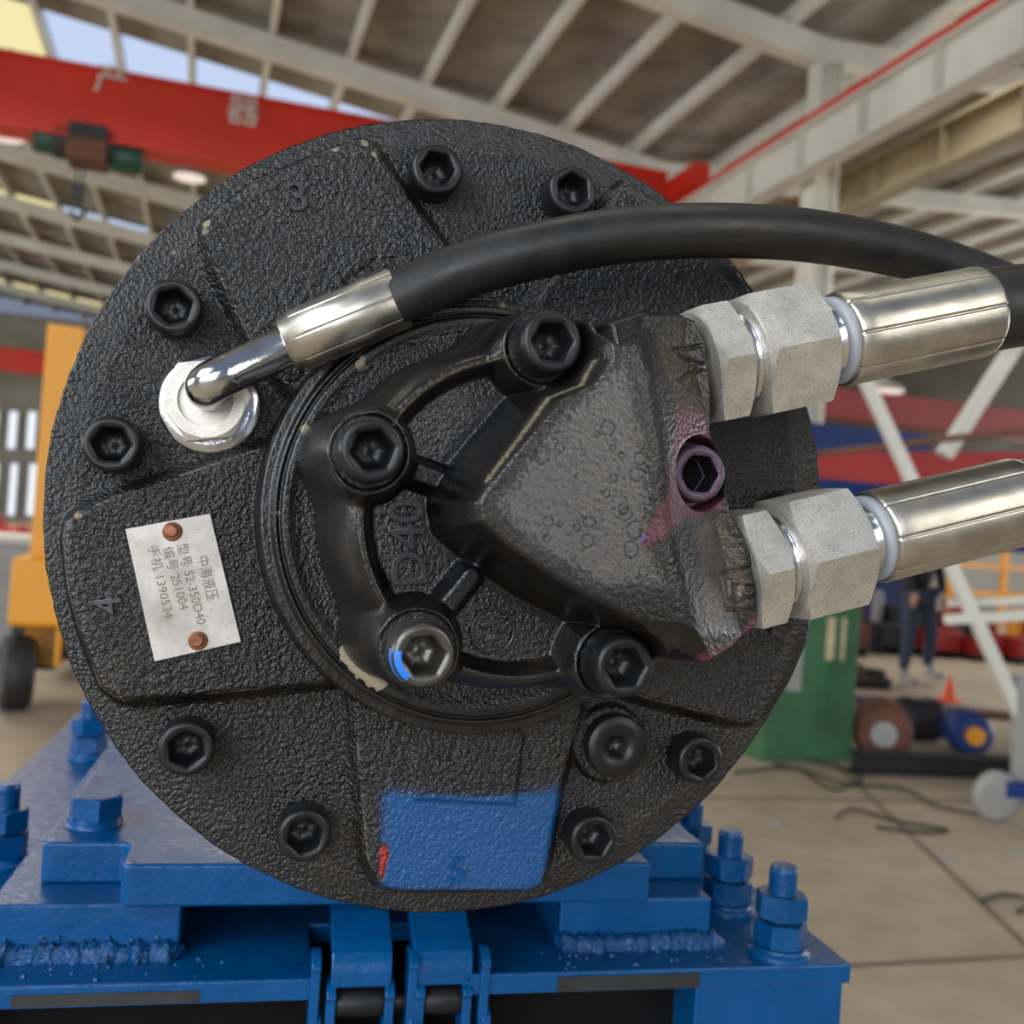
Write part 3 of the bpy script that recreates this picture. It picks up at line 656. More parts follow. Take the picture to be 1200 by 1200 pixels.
# --- duplex roller chain hanging through the slot
wa = P(385, 1147, Z1)[0]; wz_ = P(560, 1147, Z1)[0]; cc = P(468, 1147, Z1)[0]
CH = thing('roller_chain', 'blue and black duplex roller chain hanging below the motor in the frame slot', 'chain', (0, 0, CAMH), PY)
def arc_plate(w0, w1, name):
    prof = [(0.050, Z2-0.0005)]+[(0.004+0.012-0.012*math.cos(a)*1.0-0.012+0.0, Z2-0.0125+0.012*math.sin(a)) for a in np.linspace(PI/2, 0.0, 8)][::1]
    prof = [(0.040, Z2-0.001), (0.030, Z2-0.0015), (0.0075, Z2-0.0105), (0.003, Z2-0.0135), (0.0008, Z2-0.017), (0.0, Z2-0.021), (0.0, Z2-0.0270), (0.002, Z2-0.0285), (0.008, Z2-0.0285), (0.008, Z2-0.0195), (0.032, Z2-0.0085), (0.040, Z2-0.008)]
    b = MB(); M4 = Matrix(((0, 0, 1, 0), (1, 0, 0, D1+0.000), (0, 1, 0, 0), (0, 0, 0, 1))); b.prism(prof, w0, w1, M4); return b.obj(name, 'blue', CH, 0.0008)
arc_plate(wa+0.001, P(460, 1147, Z1)[0], 'clamp_plate'); arc_plate(P(485, 1147, Z1)[0], P(556, 1147, Z1)[0], 'clamp_plate')
def link(w, d, zc, L, r, th_, mat='blue', name='link_plate'):
    b = MB(); pts = []
    for a in np.linspace(-PI/2-1.2, PI/2+1.2-PI*0+0, 2): pass
    for k in range(24):
        a = 2*PI*k/24; x_ = r*math.cos(a); z_ = r*math.sin(a)+(L/2 if math.sin(a) >= 0 else -L/2)
        if abs(math.sin(a)) < 0.3: x_ *= 0.72
        pts.append((x_, z_))
    M4 = Matrix(((0, 0, 1, w), (1, 0, 0, d), (0, 1, 0, zc), (0, 0, 0, 1))); b.prism(pts, -th_/2, th_/2, M4); return b.obj(name, mat, CH, 0.0006)
pit = 0.0254; dch = D1+0.006
for j, px in enumerate((372, 392, 461, 487, 497, 553, 573)):
    w = P(px, 1147, Z1)[0]
    for i in range(3):
        zc = Z2-0.036-pit*i-(0.0 if j in (0, 3, 6) else 0.5*pit)
        link(w+(0.0008 if i % 2 else -0.0008), dch, zc, pit, 0.0105, 0.0042)
RXY = Matrix.Rotation(PI/2, 4, 'Y')
for (pa, pb) in ((396, 457), (501, 549), (463, 485)):
    for i in range(4):
        wA, wB = P(pa, 1147, Z1)[0], P(pb, 1147, Z1)[0]; b = MB()
        rr_ = 0.0064 if pb-pa > 30 else 0.004
        b.rings([(rr_*0.9, 0), (rr_, 0.001), (rr_, wB-wA-0.001), (rr_*0.9, wB-wA)], 32, Matrix.Translation((wA, dch, Z2-0.036-pit*i+pit/2-pit*0.5)) @ RXY); b.obj('roller', 'dark', CH)

# =================================================================== THE HALL
b = MB(); b.box(tuple(hall(0, 22, -0.05)), (90, 90, 0.1), rz=HY); o = b.obj('floor', 'floor'); tag(o, kind='structure')
fl_ = o
for p, q in (((880,800),(1200,1105)), ((850,935),(1200,940)), ((1020,1130),(1200,1120))):
    a, c = onz(*p, 0.002), onz(*q, 0.002); d = (c-a); a2 = a-d*0.3; c2 = c+d*0.6; b = MB(); b.bar(a2, c2, 0.022, 0.004); b.obj('floor_joint', 'joint', fl_)
SL = 0.125; ZE = 9.28
def zr(t): return ZE + SL*(8.9-t) if t < 8.9 else ZE+SL*(t-8.9)*0.6
ceil = thing('ceiling', 'roof', 'roof'); del ceil['label'], ceil['category']; ceil['kind'] = 'structure'
def slab(t0, t1, l0, l1, dz0, dz1, name, mat):
    b = MB(); vs = []
    for l in (l0, l1):
        for t in (t0, t1):
            for dz in (dz0, dz1): vs.append(tuple(hall(t, l, zr((t0 if t == t0 else t1)+(1e-6 if t == t0 and t0 >= 8.9 else 0))+dz)))
    b.add(vs, [(0, 1, 3, 2), (4, 6, 7, 5), (0, 4, 5, 1), (2, 3, 7, 6), (0, 2, 6, 4), (1, 5, 7, 3)]); return b.obj(name, mat, ceil)
strips = [(22.6, 25.4), (38.3, 41.0), (56.5, 59.5)]
ls = [-1.0]+[v for s_ in strips for v in s_]+[62.0]
for i in range(0, len(ls), 2): slab(-34, 8.9, ls[i], ls[i+1], 0.16, 0.26, 'roof_deck', 'roof')
slab(8.9, 34, -1, 62, 0.16, 0.26, 'roof_deck', 'roof')
pt = [8.2-1.5*k for k in range(28)]
for t_ in pt: slab(t_-0.06, t_+0.06, -1, 62, -0.10, 0.16, 'purlin', 'white')
for k in range(12): slab(10.2+1.6*k-0.07, 10.2+1.6*k+0.07, 2, 62, -0.08, 0.16, 'purlin', 'white')
for l_ in (-0.4+2, 8, 14, 20, 26, 32, 38, 44, 50, 56):
    slab(-34, 8.9, l_-0.14, l_+0.14, -0.50, -0.08, 'rafter', 'white'); slab(8.9, 32, l_-0.14, l_+0.14, -0.45, -0.08, 'rafter', 'white')
for s0, s1 in strips:
    for k in range(len(pt)-1):
        tm = (pt[k]+pt[k+1])/2
        if (s0 < 30 and (tm > 3.2 or -4.4 < tm < -3.2)) or (s0 > 30 and tm > -2.6): slab(pt[k+1], pt[k], s0, s1, 0.16, 0.26, 'roof_deck', 'roof'); continue
        slab(pt[k+1]+0.09, pt[k]-0.09, s0+0.02, s1-0.02, 0.17, 0.2, 'skylight_panel', 'sky_day' if (tm > -4 and s0 < 30) or (30 < s0 < 50 and tm > -4.6) else 'sky_warm')
# high bay lamps (pale discs)
for i, (px, py, Y) in enumerate(((5, 160, 22), (222, 208, 26), (1035, 458, 27))):
    p = aty(px, py, Y); t_ = thing('high_bay_lamp', ('pale round high bay lamp at the left edge under the roof', 'pale round high bay lamp right of the hoist under the roof', 'bright high bay lamp seen between the two big hose fittings')[i], 'lamp', tuple(p))
    r = 0.42 if i < 2 else 0.55
    b = MB(); b.rings([(r, 0), (r*0.9, 0.12), (0.12, 0.3), (0.1, 0.55)], 32); b.obj('lamp_shade', 'grey', t_)
    b = MB(); b.rings([(r*0.95, -0.02), (r*0.95, 0.02)], 32); b.obj('lamp_disc', 'lamp', t_)
    b = MB(); zt = zr(float(np.dot(p, HT)))-p[2]-0.12; b.box((0, 0, (0.5+zt)/2), (0.03, 0.03, zt-0.5)); b.obj('lamp_rod', 'grey', t_)
# end wall with windows
wallo = thing('wall_end', '', ''); del wallo['label'], wallo['category']; wallo['kind'] = 'structure'
b = MB(); b.box(tuple(hall(0, 62.2, 5.5)), (90, 0.3, 11.2), rz=HY); b.obj('wall_panel', 'wall', wallo)
b = MB(); b.box(tuple(hall(-34.2, 30, 5.5)), (0.3, 64, 11.6), rz=HY); o = b.obj('wall_left', 'wall'); tag(o, kind='structure')
b = MB(); b.box(tuple(hall(34.2, 30, 5.5)), (0.3, 64, 11.2), rz=HY); o = b.obj('wall_right', 'wall'); tag(o, kind='structure')
for r_, (y0, y1) in enumerate(((478, 522), (542, 604))):
    for c_ in range(5):
        x0 = -46+c_*22; p0 = aty(x0, y1, 54); p1 = aty(x0+15, y0, 54); t0, l0 = hl(p0); t1, l1 = hl(p1)
        b = MB(); tm = (t0+t1)/2; zm = (p0[2]+p1[2])/2
        b.box(tuple(hall(tm, 62.0, zm)), (abs(t1-t0), 0.1, abs(p1[2]-p0[2])), rz=HY); o = b.obj('window_%d' % (r_*5+c_+1), 'window'); tag(o, kind='structure')
        for e_ in (-1, 1):
            b = MB(); b.box(tuple(hall(tm+e_*abs(t1-t0)/2, 61.95, zm)), (0.08, 0.16, abs(p1[2]-p0[2])+0.1), rz=HY); b.obj('window_frame', 'grey', o)

# --- bridge crane (red girder) and far crane
def hb(t0, t1, l0, l1, z0, z1, name, mat, parent, bev=0):
    b = MB(); b.box(tuple(hall((t0+t1)/2, (l0+l1)/2, (z0+z1)/2)), (t1-t0, l1-l0, z1-z0), rz=HY); return b.obj(name, mat, parent, bev)
cr_ = thing('bridge_crane', 'red bridge crane girder crossing the hall at upper left with white marks', 'crane')
LG = 18.0
TR1 = hl(onz(1190, 5, 7.5))[0]
hb(-22, TR1-0.2, LG, LG+0.5, 7.12, 8.20, 'girder', 'red', cr_)
hb(-22, TR1-0.2, LG-0.08, LG+0.58, 7.06, 7.12, 'girder_flange', 'red', cr_); hb(-22, TR1-0.2, LG-0.08, LG+0.58, 8.20, 8.26, 'girder_flange', 'red', cr_)
hb(TR1-0.2, TR1+0.1, LG-1.2, LG+1.7, 7.68, 8.1, 'end_carriage', 'red', cr_)
for txt, px, py in (('产', 131, 95), ('器', 285, 132)):
    d_ = ray(px, py); k_ = (LG-0.09)/np.dot(d_, HL); p = EYE+d_*k_
    me = text_mesh(txt, 0.55, 0.01, 'girder_lettering', 'white'); o = inst('girder_lettering', me, cr_, M4=Matrix.Translation(Vector(p)) @ Matrix.Rotation(HY, 4, 'Z') @ RX90)
cf = thing('bridge_crane', 'distant red bridge crane girder behind the yellow mast', 'crane')
hb(-33, TR1-0.3, 52, 52.6, 6.9, 7.9, 'girder', 'red', cf); hb(-33, TR1-0.3, 51.9, 52.7, 6.8, 6.9, 'girder_flange', 'red', cf)
# hoist
def hpt(px, py, l): d_ = ray(px, py); return EYE+d_*(l/np.dot(d_, HL))
ho = thing('electric_hoist', 'dark electric hoist with green motor ends hanging under the red crane girder', 'hoist')
c = hpt(104, 172, LG+0.2); t_, l_ = hl(c); z_ = c[2]
RT = Matrix.Rotation(HY, 4, 'Z')
def cyl_t(t, l, z, r, L, name, mat, parent):
    b = MB(); b.rings([(r*0.9, -L/2), (r, -L/2+0.04), (r, L/2-0.04), (r*0.9, L/2)], 24, Matrix.Translation(hall(t, l, z)) @ RT @ RXY); return b.obj(name, mat, parent)
cyl_t(t_-0.05, l_, z_, 0.27, 0.95, 'drum', 'black', ho); cyl_t(t_-0.62, l_, z_-0.0, 0.22, 0.4, 'motor_end', 'dkgreen', ho); cyl_t(t_+0.62, l_, z_-0.1, 0.24, 0.45, 'gear_end', 'dkgreen', ho)
hb(t_-0.3, t_+0.3, l_-0.35, l_+0.35, z_-0.3, z_+0.25, 'hoist_body', 'rust', ho); hb(t_-0.25, t_+0.3, l_-0.4, l_+0.3, z_+0.25, 7.05, 'trolley', 'black', ho)
zh = hpt(98, 235, l_)[2]
for e_ in (-0.05, 0.05):
    b = MB(); b.tube([hall(t_-0.1+e_, l_, z_-0.2), hall(t_-0.1+e_, l_, zh)], 0.02, 6); b.obj('wire_rope', 'black', ho)
b = MB(); b.tube([hall(t_-0.1, l_, zh+0.1), hall(t_-0.1, l_, zh-0.05), hall(t_+0.02, l_, zh-0.2), hall(t_-0.1, l_, zh-0.33), hall(t_-0.2, l_, zh-0.22)], 0.045, 8); b.obj('hook', 'black', ho)
hb(t_-0.2, t_, l_-0.08, l_+0.08, zh, zh+0.25, 'hook_block', 'black', ho)
# roof braces seen above the girder
# --- column, runway beams
co = thing('steel_column', 'pale grey steel column with braces under the roof at upper right', 'column')
tc, lc = hl(aty(915, 200, 15.6)); tc = 8.95; lc = 14.0
hb(tc-0.22, tc-0.19, lc-0.18, lc+0.18, 0, 8.9, 'column_flange', 'white', co); hb(tc+0.19, tc+0.22, lc-0.18, lc+0.18, 0, 8.9, 'column_flange', 'white', co); hb(tc-0.19, tc+0.19, lc-0.012, lc+0.012, 0, 8.9, 'column_web', 'white', co)
for dl, dz in ((-3.2, 8.9), (-2.4, 8.6)):
    b = MB(); b.bar(hall(tc, lc-0.1, 7.9), hall(tc+0.4, lc+dl, dz), 0.1); b.obj('brace', 'white', co)
co2 = thing('steel_column', 'pale steel column just showing under the thin hose, further back', 'column')
hb(tc-0.2, tc-0.17, 19.8, 20.2, 0, 8.9, 'column_flange', 'white', co2); hb(tc+0.17, tc+0.2, 19.8, 20.2, 0, 8.9, 'column_flange', 'white', co2); hb(tc-0.17, tc+0.17, 19.99, 20.01, 0, 8.9, 'column_web', 'white', co2)
b = MB(); b.bar(hall(tc, 20, 6.2), hall(tc+1.4, 20, 3.6), 0.12); b.obj('brace', 'white', co2)
def runway(px, py, ztop, label, mat, rail, hgt, l0, l1):
    p = onz(px, py, ztop); t_ = hl(p)[0]
    o = thing('runway_beam', label, 'beam')
    hb(t_-0.012, t_+0.012, l0, l1, ztop-hgt, ztop, 'web', mat, o); hb(t_-0.16, t_+0.16, l0, l1, ztop, ztop+0.04, 'flange', mat, o); hb(t_-0.16, t_+0.16, l0, l1, ztop-hgt-0.04, ztop-hgt, 'flange', mat, o)
    if rail: hb(t_-0.13, t_-0.01, l0, l1, ztop+0.04, ztop+0.16, 'rail', 'rust' if rail == 1 else 'red', o)
    l = l0+0.5
    while l < l1: hb(t_-0.15, t_+0.15, l-0.01, l+0.01, ztop-hgt, ztop, 'stiffener', mat, o); l += 1.5
    return t_
tr1 = runway(1190, 5, 7.5, 'white crane runway beam with red rail, rising to the upper right corner', 'white', 2, 0.62, 7, 60)
tr2 = runway(1200, 105, 7.3, 'dusty tan runway beam under and behind the white runway beam', 'tan', 0, 0.55, 7, 60)
# next bay: red girder and blue tank
cg = thing('bridge_crane', 'dark red crane girder of the next bay, seen between the two hose fittings', 'crane')
p = aty(1006, 457, 24); t_, l_ = hl(p); hb(t_-2.0, t_+14, l_, l_+0.5, p[2]-0.62, p[2], 'girder', 'dimred', cg); hb(t_-2, t_+14, l_-0.08, l_+0.6, p[2]-0.7, p[2]-0.62, 'girder_flange', 'dimred', cg)
# --- red and blue machine body behind the fittings
def fpt(px, py, Y): return Vector(aty(px, py, Y))
def solid(front, thick, name, mat, parent):                # a polygon given by real points, thickened away from the viewer along the hall
    n = len(front); v = Vector(HL)*thick; b = MB(); b.add([tuple(p) for p in front]+[tuple(p+v) for p in front], [tuple(range(n)), tuple(range(2*n-1, n-1, -1))]+[(i, n+i, n+(i+1) % n, (i+1) % n) for i in range(n)]); return b.obj(name, mat, parent)
mc = thing('drilling_machine', 'red and blue machine superstructure between the two large hose fittings', 'machine')
pa = aty(948, 556, 7.0); ta, la = hl(pa); za = pa[2]
tb_ = ta-1.5
solid([hall(tb_, la, za+0.03), hall(tb_, la, za-0.02), hall(ta+3.4, la, za-0.02), hall(ta+3.4, la, za+0.45)], 0.8, 'red_cowl', 'cowl', mc)
hb(tb_, ta+3.4, la-0.02, la+0.9, za-0.12, za-0.02, 'blue_sill', 'navy', mc); hb(tb_, ta+3.4, la+0.05, la+0.8, za-0.42, za-0.12, 'blue_body', 'navy', mc)
for tt in (tb_+0.9, ta+3.2): hb(tt-0.06, tt+0.06, la+0.3, la+0.45, 0, za-0.42, 'support_leg', 'navy', mc)
bt = thing('blue_container', 'dark blue container beyond the red machine', 'container')
p0 = aty(940, 494, 13.2); t0, l0 = hl(p0); hb(t0-0.6, t0+2.0, l0, l0+2.2, 0.25, p0[2], 'container_body', 'navy', bt); hb(t0-0.65, t0+2.05, l0-0.04, l0+2.24, 0.0, 0.25, 'skid', 'black', bt)
# --- A-frame gantry on casters
g = thing('mobile_gantry', 'pale grey A-frame gantry on casters at the right edge', 'gantry')
YG = 5.0
def gbar(p, q, w, name, Yp=YG, Yq=YG, mat='white'):
    b = MB(); b.bar(fpt(*p, Yp), fpt(*q, Yq), w); return b.obj(name, mat, g)
gbar((993, 400), (1205, 860), 0.055, 'leg'); gbar((1200, 388), (1106, 534), 0.072, 'brace', 5.3, 5.3)
gbar((1108, 726), (1290, 716), 0.045, 'tie_bar'); gbar((1112, 707), (1290, 700), 0.035, 'tie_bar', 5.2, 5.2)
gbar((1196, 790), (1194, 938), 0.06, 'post', mat='grey'); gbar((985, 398), (1290, 368), 0.09, 'top_beam', mat='white')
gbar((930, 535), (1290, 494), 0.03, 'rail_pipe', 5.6, 4.2, 'rust'); gbar((1205, 860), (1290, 1000), 0.055, 'leg')
b = MB(); pw = onz(1166, 962, 0.0); pw[2] = 0.12; RWh = Matrix.Translation(Vector(pw)) @ Matrix.Rotation(math.radians(10), 4, 'Z') @ RX90
b.rings([(0.03, 0.03), (0.095, 0.03), (0.12, 0.022), (0.12, -0.022), (0.095, -0.03), (0.03, -0.03)], 36, RWh); b.obj('caster_wheel', 'grey', g)
b = MB(); b.box((pw[0]+0.09, pw[1]+0.02, 0.16), (0.12, 0.09, 0.08)); b.obj('caster_fork', 'navy', g)
# --- green cabinet
gc = thing('green_cabinet', 'worn green steel panel cabinet with a beige notice, right of the motor', 'cabinet')
pb = onz(998, 892, 0.0); tg, lg = hl(pb); top_z = 1.45
hb(tg-0.62, tg, lg, lg+0.25, 0.0, top_z, 'cabinet_body', 'green', gc, 0.01); hb(tg-0.64, tg+0.02, lg-0.02, lg+0.27, top_z, top_z+0.03, 'cabinet_top', 'green', gc)
pk = hpt(980, 748, lg-0.01); tk, _ = hl(pk); hb(tk-0.06, tk+0.06, lg-0.012, lg, pk[2]-0.13, pk[2]+0.12, 'notice', 'beige', gc)
hb(tg-0.16-0.02, tg-0.14, lg-0.02, lg, 0.2, 1.3, 'door_edge', 'green', gc)
pk = hpt(932, 770, lg-0.01); tk, _ = hl(pk); hb(tk-0.05, tk+0.05, lg-0.012, lg, pk[2]-0.2, pk[2]+0.18, 'white_sheet', 'grey', gc)
# --- parts on the floor
def fbx(px, py, w, d, h, name, mat, label, cat, z0=0.0, rz=HY, extra=None):
    p = onz(px, py, z0); t_ = thing(name, label, cat, (p[0], p[1], z0), rz)
    return t_
def drum(px, py, r, L, name, mat, label, cat, end='grey', rz=0.4):
    t_ = fbx(px, py, 0, 0, 0, name, mat, label, cat, rz=rz); Mx = Matrix.Translation((0, 0, r)) @ RXY
    b = MB(); b.rings([(r*0.85, -L/2), (r, -L/2+0.02), (r, L/2-0.02), (r*0.85, L/2)], 28, Mx); b.obj('drum_body', mat, t_)
    for e_ in (-1, 1): b = MB(); b.rings([(r*1.06, e_*L*0.26-L*0.04), (r*1.06, e_*L*0.26+L*0.04)], 28, Mx); b.obj('clamp_band', mat, t_)
    b = MB(); b.rings([(r*0.45, -L/2-0.05), (r*0.45, -L/2+0.01)], 20, Mx); b.obj('hub', end, t_)
    return t_
drum(1030, 885, 0.17, 0.4, 'gear_unit', 'rust', 'rusty brown round gear unit on the floor beside the green cabinet', 'gearbox', rz=1.3)
drum(1074, 866, 0.14, 0.32, 'pipe_section', 'black', 'short black pipe section lying between gear unit and blue motor', 'pipe', rz=0.2)
t_ = drum(1131, 880, 0.13, 0.3, 'electric_motor', 'navy', 'blue electric motor with a yellow end label on the floor', 'motor', 'yellow', rz=1.45)
def beamlike(pa, pb, w, h, name, mat, label, cat, z=0.0, ribs=True):
    a = onz(*pa, 0); c = onz(*pb, 0); t_ = thing(name, label, cat, (a[0], a[1], z), math.atan2(c[1]-a[1], c[0]-a[0])); L = float(np.linalg.norm(c-a))
    b = MB(); b.box((L/2, 0, h*0.5), (L, w*0.35, h*0.8)); b.obj('beam_web', mat, t_)
    b = MB(); b.box((L/2, 0, h-0.01), (L, w, 0.02)); b.obj('beam_flange', mat, t_); b = MB(); b.box((L/2, 0, 0.01), (L, w, 0.02)); b.obj('beam_flange', mat, t_)
    return t_
beamlike((1000,905),(1195,912), 0.12, 0.12, 'steel_beam', 'black', 'long dark steel beam on the floor below the gear unit', 'beam')
beamlike((1005,838),(1110,850), 0.12, 0.14, 'steel_beam', 'navy', 'blue steel beam lying behind the gear unit', 'beam')
beamlike((1000,822),(1250,850), 0.2, 0.05, 'steel_beam', 'rust', 'long low brown steel section behind the blue motor', 'beam')
# loose cables on the floor
for j, pts in enumerate(([(855,880),(880,872),(930,885),(985,900),(1010,912),(990,918),(950,905),(900,893)], [(860,905),(930,900),(975,925),(1010,912)], [(980,958),(1000,948),(1050,962),(1110,972),(1080,975),(1020,968)], [(1000,920),(1060,925),(1100,945),(1170,958)], [(1150,1055),(1175,1048),(1210,1055),(1190,1070)])):
    pp = [Vector(onz(a, c, 0.012)) for a, c in pts]; cr = []
    for i in range(len(pp)-1):
        p0, p1, p2, p3 = pp[max(i-1, 0)], pp[i], pp[i+1], pp[min(i+2, len(pp)-1)]
        for k in range(6): u = k/6; cr.append(0.5*((2*p1)+(p2-p0)*u+(2*p0-5*p1+4*p2-p3)*u*u+(3*p1-p0-3*p2+p3)*u**3))
    b = MB(); b.tube(cr, 0.007, 8); tag(b.obj('floor_cable', 'black'), ('dark cable snaking on the floor at the foot of the green cabinet', 'dark cable ending under the green cabinet, nearer the motor', 'thin loop of cable on open concrete right of the motor', 'thin cable running toward the gantry wheel', 'short dark hook of cable at the right edge of the floor')[j], 'cable')
# scraps of paper
for px, py, lab in ((908, 963, 'small white scrap on the floor right of the motor'), (1110, 1008, 'pale scrap of paper on the concrete in front of the gantry'), (1190, 998, 'small white scrap at the right edge below the gantry wheel')):
    p = onz(px, py, 0.004); b = MB(); b.prism([(-0.03, -0.02), (0.01, -0.028), (0.034, 0.0), (0.02, 0.024), (-0.022, 0.02)], -0.003, 0.004); o = b.obj('scrap', 'grey', loc=(p[0], p[1], 0.004)); tag(o, lab, 'scrap')
# traffic cone
p = onz(1112, 822, 0); t_ = thing('traffic_cone', 'small orange traffic cone on the far floor', 'cone', tuple(p)); b = MB(); b.rings([(0.06, 0.02), (0.015, 0.22)], 20); b.obj('cone_body', 'cone', t_); b = MB(); b.box((0, 0, 0.01), (0.16, 0.16, 0.02)); b.obj('cone_base', 'cone', t_)
# red machines far right, yellow rack
def crate_machine(px, py, w, d, h, mat, mat2, name, label, cat):
    p = onz(px, py, 0); t_ = thing(name, label, cat, (p[0], p[1], 0), HY)
    b = MB(); b.box((0, d/2, h*0.3), (w, d, h*0.36)); b.obj('machine_body', mat, t_, 0.02)
    b = MB(); b.rings([(w*0.2, 0), (w*0.2, h*0.4), (w*0.12, h*0.5)], 20, Matrix.Translation((-w*0.22, d/2, h*0.48))); b.obj('machine_head', mat2, t_)
    b = MB(); b.box((w*0.25, d/2, h*0.62), (w*0.35, d*0.6, h*0.3)); b.obj('control_box', mat, t_, 0.01)
    for sx in (-1, 1): b = MB(); b.box((sx*w*0.4, d/2, h*0.06), (w*0.12, d*0.9, h*0.12)); b.obj('foot', 'black', t_)
    return t_
for px, py, w_, h_, m1, m2, nm, lb in (
    (1108, 772, 0.45, 0.75, 'redm', 'rust', 'red_machine', 'red machine on the far floor just right of the standing person'),
    (1160, 776, 0.42, 0.6, 'redm', 'black', 'red_machine', 'middle red machine between the person and the gantry leg'),
    (1212, 780, 0.45, 0.7, 'redm', 'yellow', 'red_machine', 'red machine with yellow drum at the right edge behind the gantry'),
    (1002, 770, 0.4, 0.8, 'rust', 'black', 'brown_machine', 'brown machine parts on the far floor left of the person'),
    (1046, 768, 0.35, 0.8, 'black', 'grey', 'dark_machine', 'dark machine between the brown one and the person'),
    (1085, 740, 0.6, 0.8, 'grey', 'rust', 'grey_machine', 'grey machine behind the standing person'),
    (1140, 748, 0.6, 0.6, 'black', 'redm', 'dark_machine', 'dark machine with red drum behind the red machines')):
    crate_machine(px, py, w_, 0.5, h_, m1, m2, nm, lb, 'machine')
crate_machine(1024, 808, 0.4, 0.3, 0.22, 'black', 'rust', 'scrap_box', 'dark box of parts behind the green cabinet edge', 'box')
yr = thing('yellow_rack', 'yellow steel rack against the far wall at right', 'rack'); p = onz(1175, 732, 0); ty, ly = hl(p)
for dt in (-1.3, 0, 1.3): hb(ty+dt-0.05, ty+dt+0.05, ly, ly+0.1, 0, 1.75, 'rack_post', 'yellow', yr)
for zz in (0.6, 1.15, 1.7): hb(ty-1.35, ty+1.35, ly, ly+0.5, zz-0.05, zz+0.03, 'rack_shelf', 'yellow', yr)
w2_ = thing('partition_wall', 'pale partition wall at the far right behind the red machines', 'wall'); hb(ty-5, ty+10, ly+2.0, ly+2.1, 0, 3.2, 'wall_panel', 'wall', w2_); hb(ty-5, ty+10, ly+1.97, ly+2.13, 3.2, 3.28, 'wall_cap', 'grey', w2_)
# --- person, mostly hidden by the lower fitting
def skin_mesh(name, verts, edges, radii, mat, parent, root=0, sub=2):
    me = bpy.data.meshes.new(name); me.from_pydata(verts, edges, []); o = bpy.data.objects.new(name, me); COL.objects.link(o); o.parent = parent; me.materials.append(MAT[mat])
    m = o.modifiers.new('skin', 'SKIN'); m.use_smooth_shade = True
    for i, r in enumerate(radii): me.skin_vertices[0].data[i].radius = (r, r*0.9) if not isinstance(r, tuple) else r
    me.skin_vertices[0].data[root].use_root = True
    s_ = o.modifiers.new('sub', 'SUBSURF'); s_.levels = sub; s_.render_levels = sub; return o
pf = onz(1057, 800, 0); pe = thing('person', 'person in dark blue trousers and black jacket walking, hidden by the lower hose fitting', 'person', (pf[0], pf[1], 0), 0.3)
skin_mesh('trousers', [(0.12, 0, 0.94), (0.04, 0, 0.86), (0.03, -0.03, 0.5), (0.0, 0, 0.12), (0.22, 0, 0.86), (0.26, -0.06, 0.5), (0.36, 0.10, 0.16)], [(0, 1), (1, 2), (2, 3), (0, 4), (4, 5), (5, 6)], [0.15, 0.10, 0.075, 0.055, 0.10, 0.075, 0.055], 'denim', pe)
skin_mesh('jacket', [(0.12, 0, 0.92), (0.12, 0, 1.15), (0.11, -0.02, 1.40), (0.11, -0.02, 1.48), (-0.07, -0.02, 1.40), (-0.12, -0.04, 1.14), (-0.06, -0.14, 0.92), (0.29, -0.02, 1.40), (0.34, -0.02, 1.14), (0.32, -0.12, 0.90)], [(0, 1), (1, 2), (2, 3), (2, 4), (4, 5), (5, 6), (2, 7), (7, 8), (8, 9)], [0.16, 0.155, 0.15, 0.07, 0.07, 0.055, 0.045, 0.07, 0.055, 0.045], 'black', pe)
hd = skin_mesh('head', [(0.11, -0.02, 1.46), (0.11, -0.03, 1.56), (0.11, -0.05, 1.64), (0.11, -0.04, 1.70)], [(0, 1), (1, 2), (2, 3)], [0.055, 0.075, 0.095, 0.07], 'skin', pe)
b = MB(); b.rings([(0.098, -0.02), (0.103, 0.03), (0.085, 0.08), (0.03, 0.105)], 20, Matrix.Translation((0.11, -0.03, 1.66))); b.obj('hair', 'black', pe)
for hx_, hy_, hz_ in ((-0.06, -0.16, 0.86), (0.32, -0.14, 0.84)):
    vs = [(0, 0, 0.05), (0, 0, -0.02)]; ed = [(0, 1)]; rd = [(0.022, 0.03), (0.016, 0.036)]
    for k in range(4): y0 = -0.028+0.019*k; i0 = len(vs); vs += [(0, y0, -0.05), (0.006, y0, -0.085), (0.014, y0*0.9, -0.11+0.004*abs(k-1.5))]; ed += [(1, i0), (i0, i0+1), (i0+1, i0+2)]; rd += [0.010, 0.009, 0.007]
    i0 = len(vs); vs += [(0.015, -0.045, -0.02), (0.022, -0.052, -0.05)]; ed += [(0, i0), (i0, i0+1)]; rd += [0.011, 0.008]
    h_ = skin_mesh('hand', [(hx_+x, hy_+y, hz_+z) for x, y, z in vs], ed, rd, 'skin', pe, 0, 1)
for fx, fy, fz, tl_ in ((0.0, -0.02, 0.0, 0), (0.37, 0.06, 0.05, 0.3)):
    b = MB(); b.rings([(0.045, 0.0), (0.05, 0.04), (0.045, 0.09), (0.04, 0.13)], 16, Matrix.Translation((fx, fy, fz))); b.box((fx-0.0, fy-0.09, fz+0.035), (0.09, 0.17, 0.07)); b.obj('shoe', 'grey', pe, 0.015)

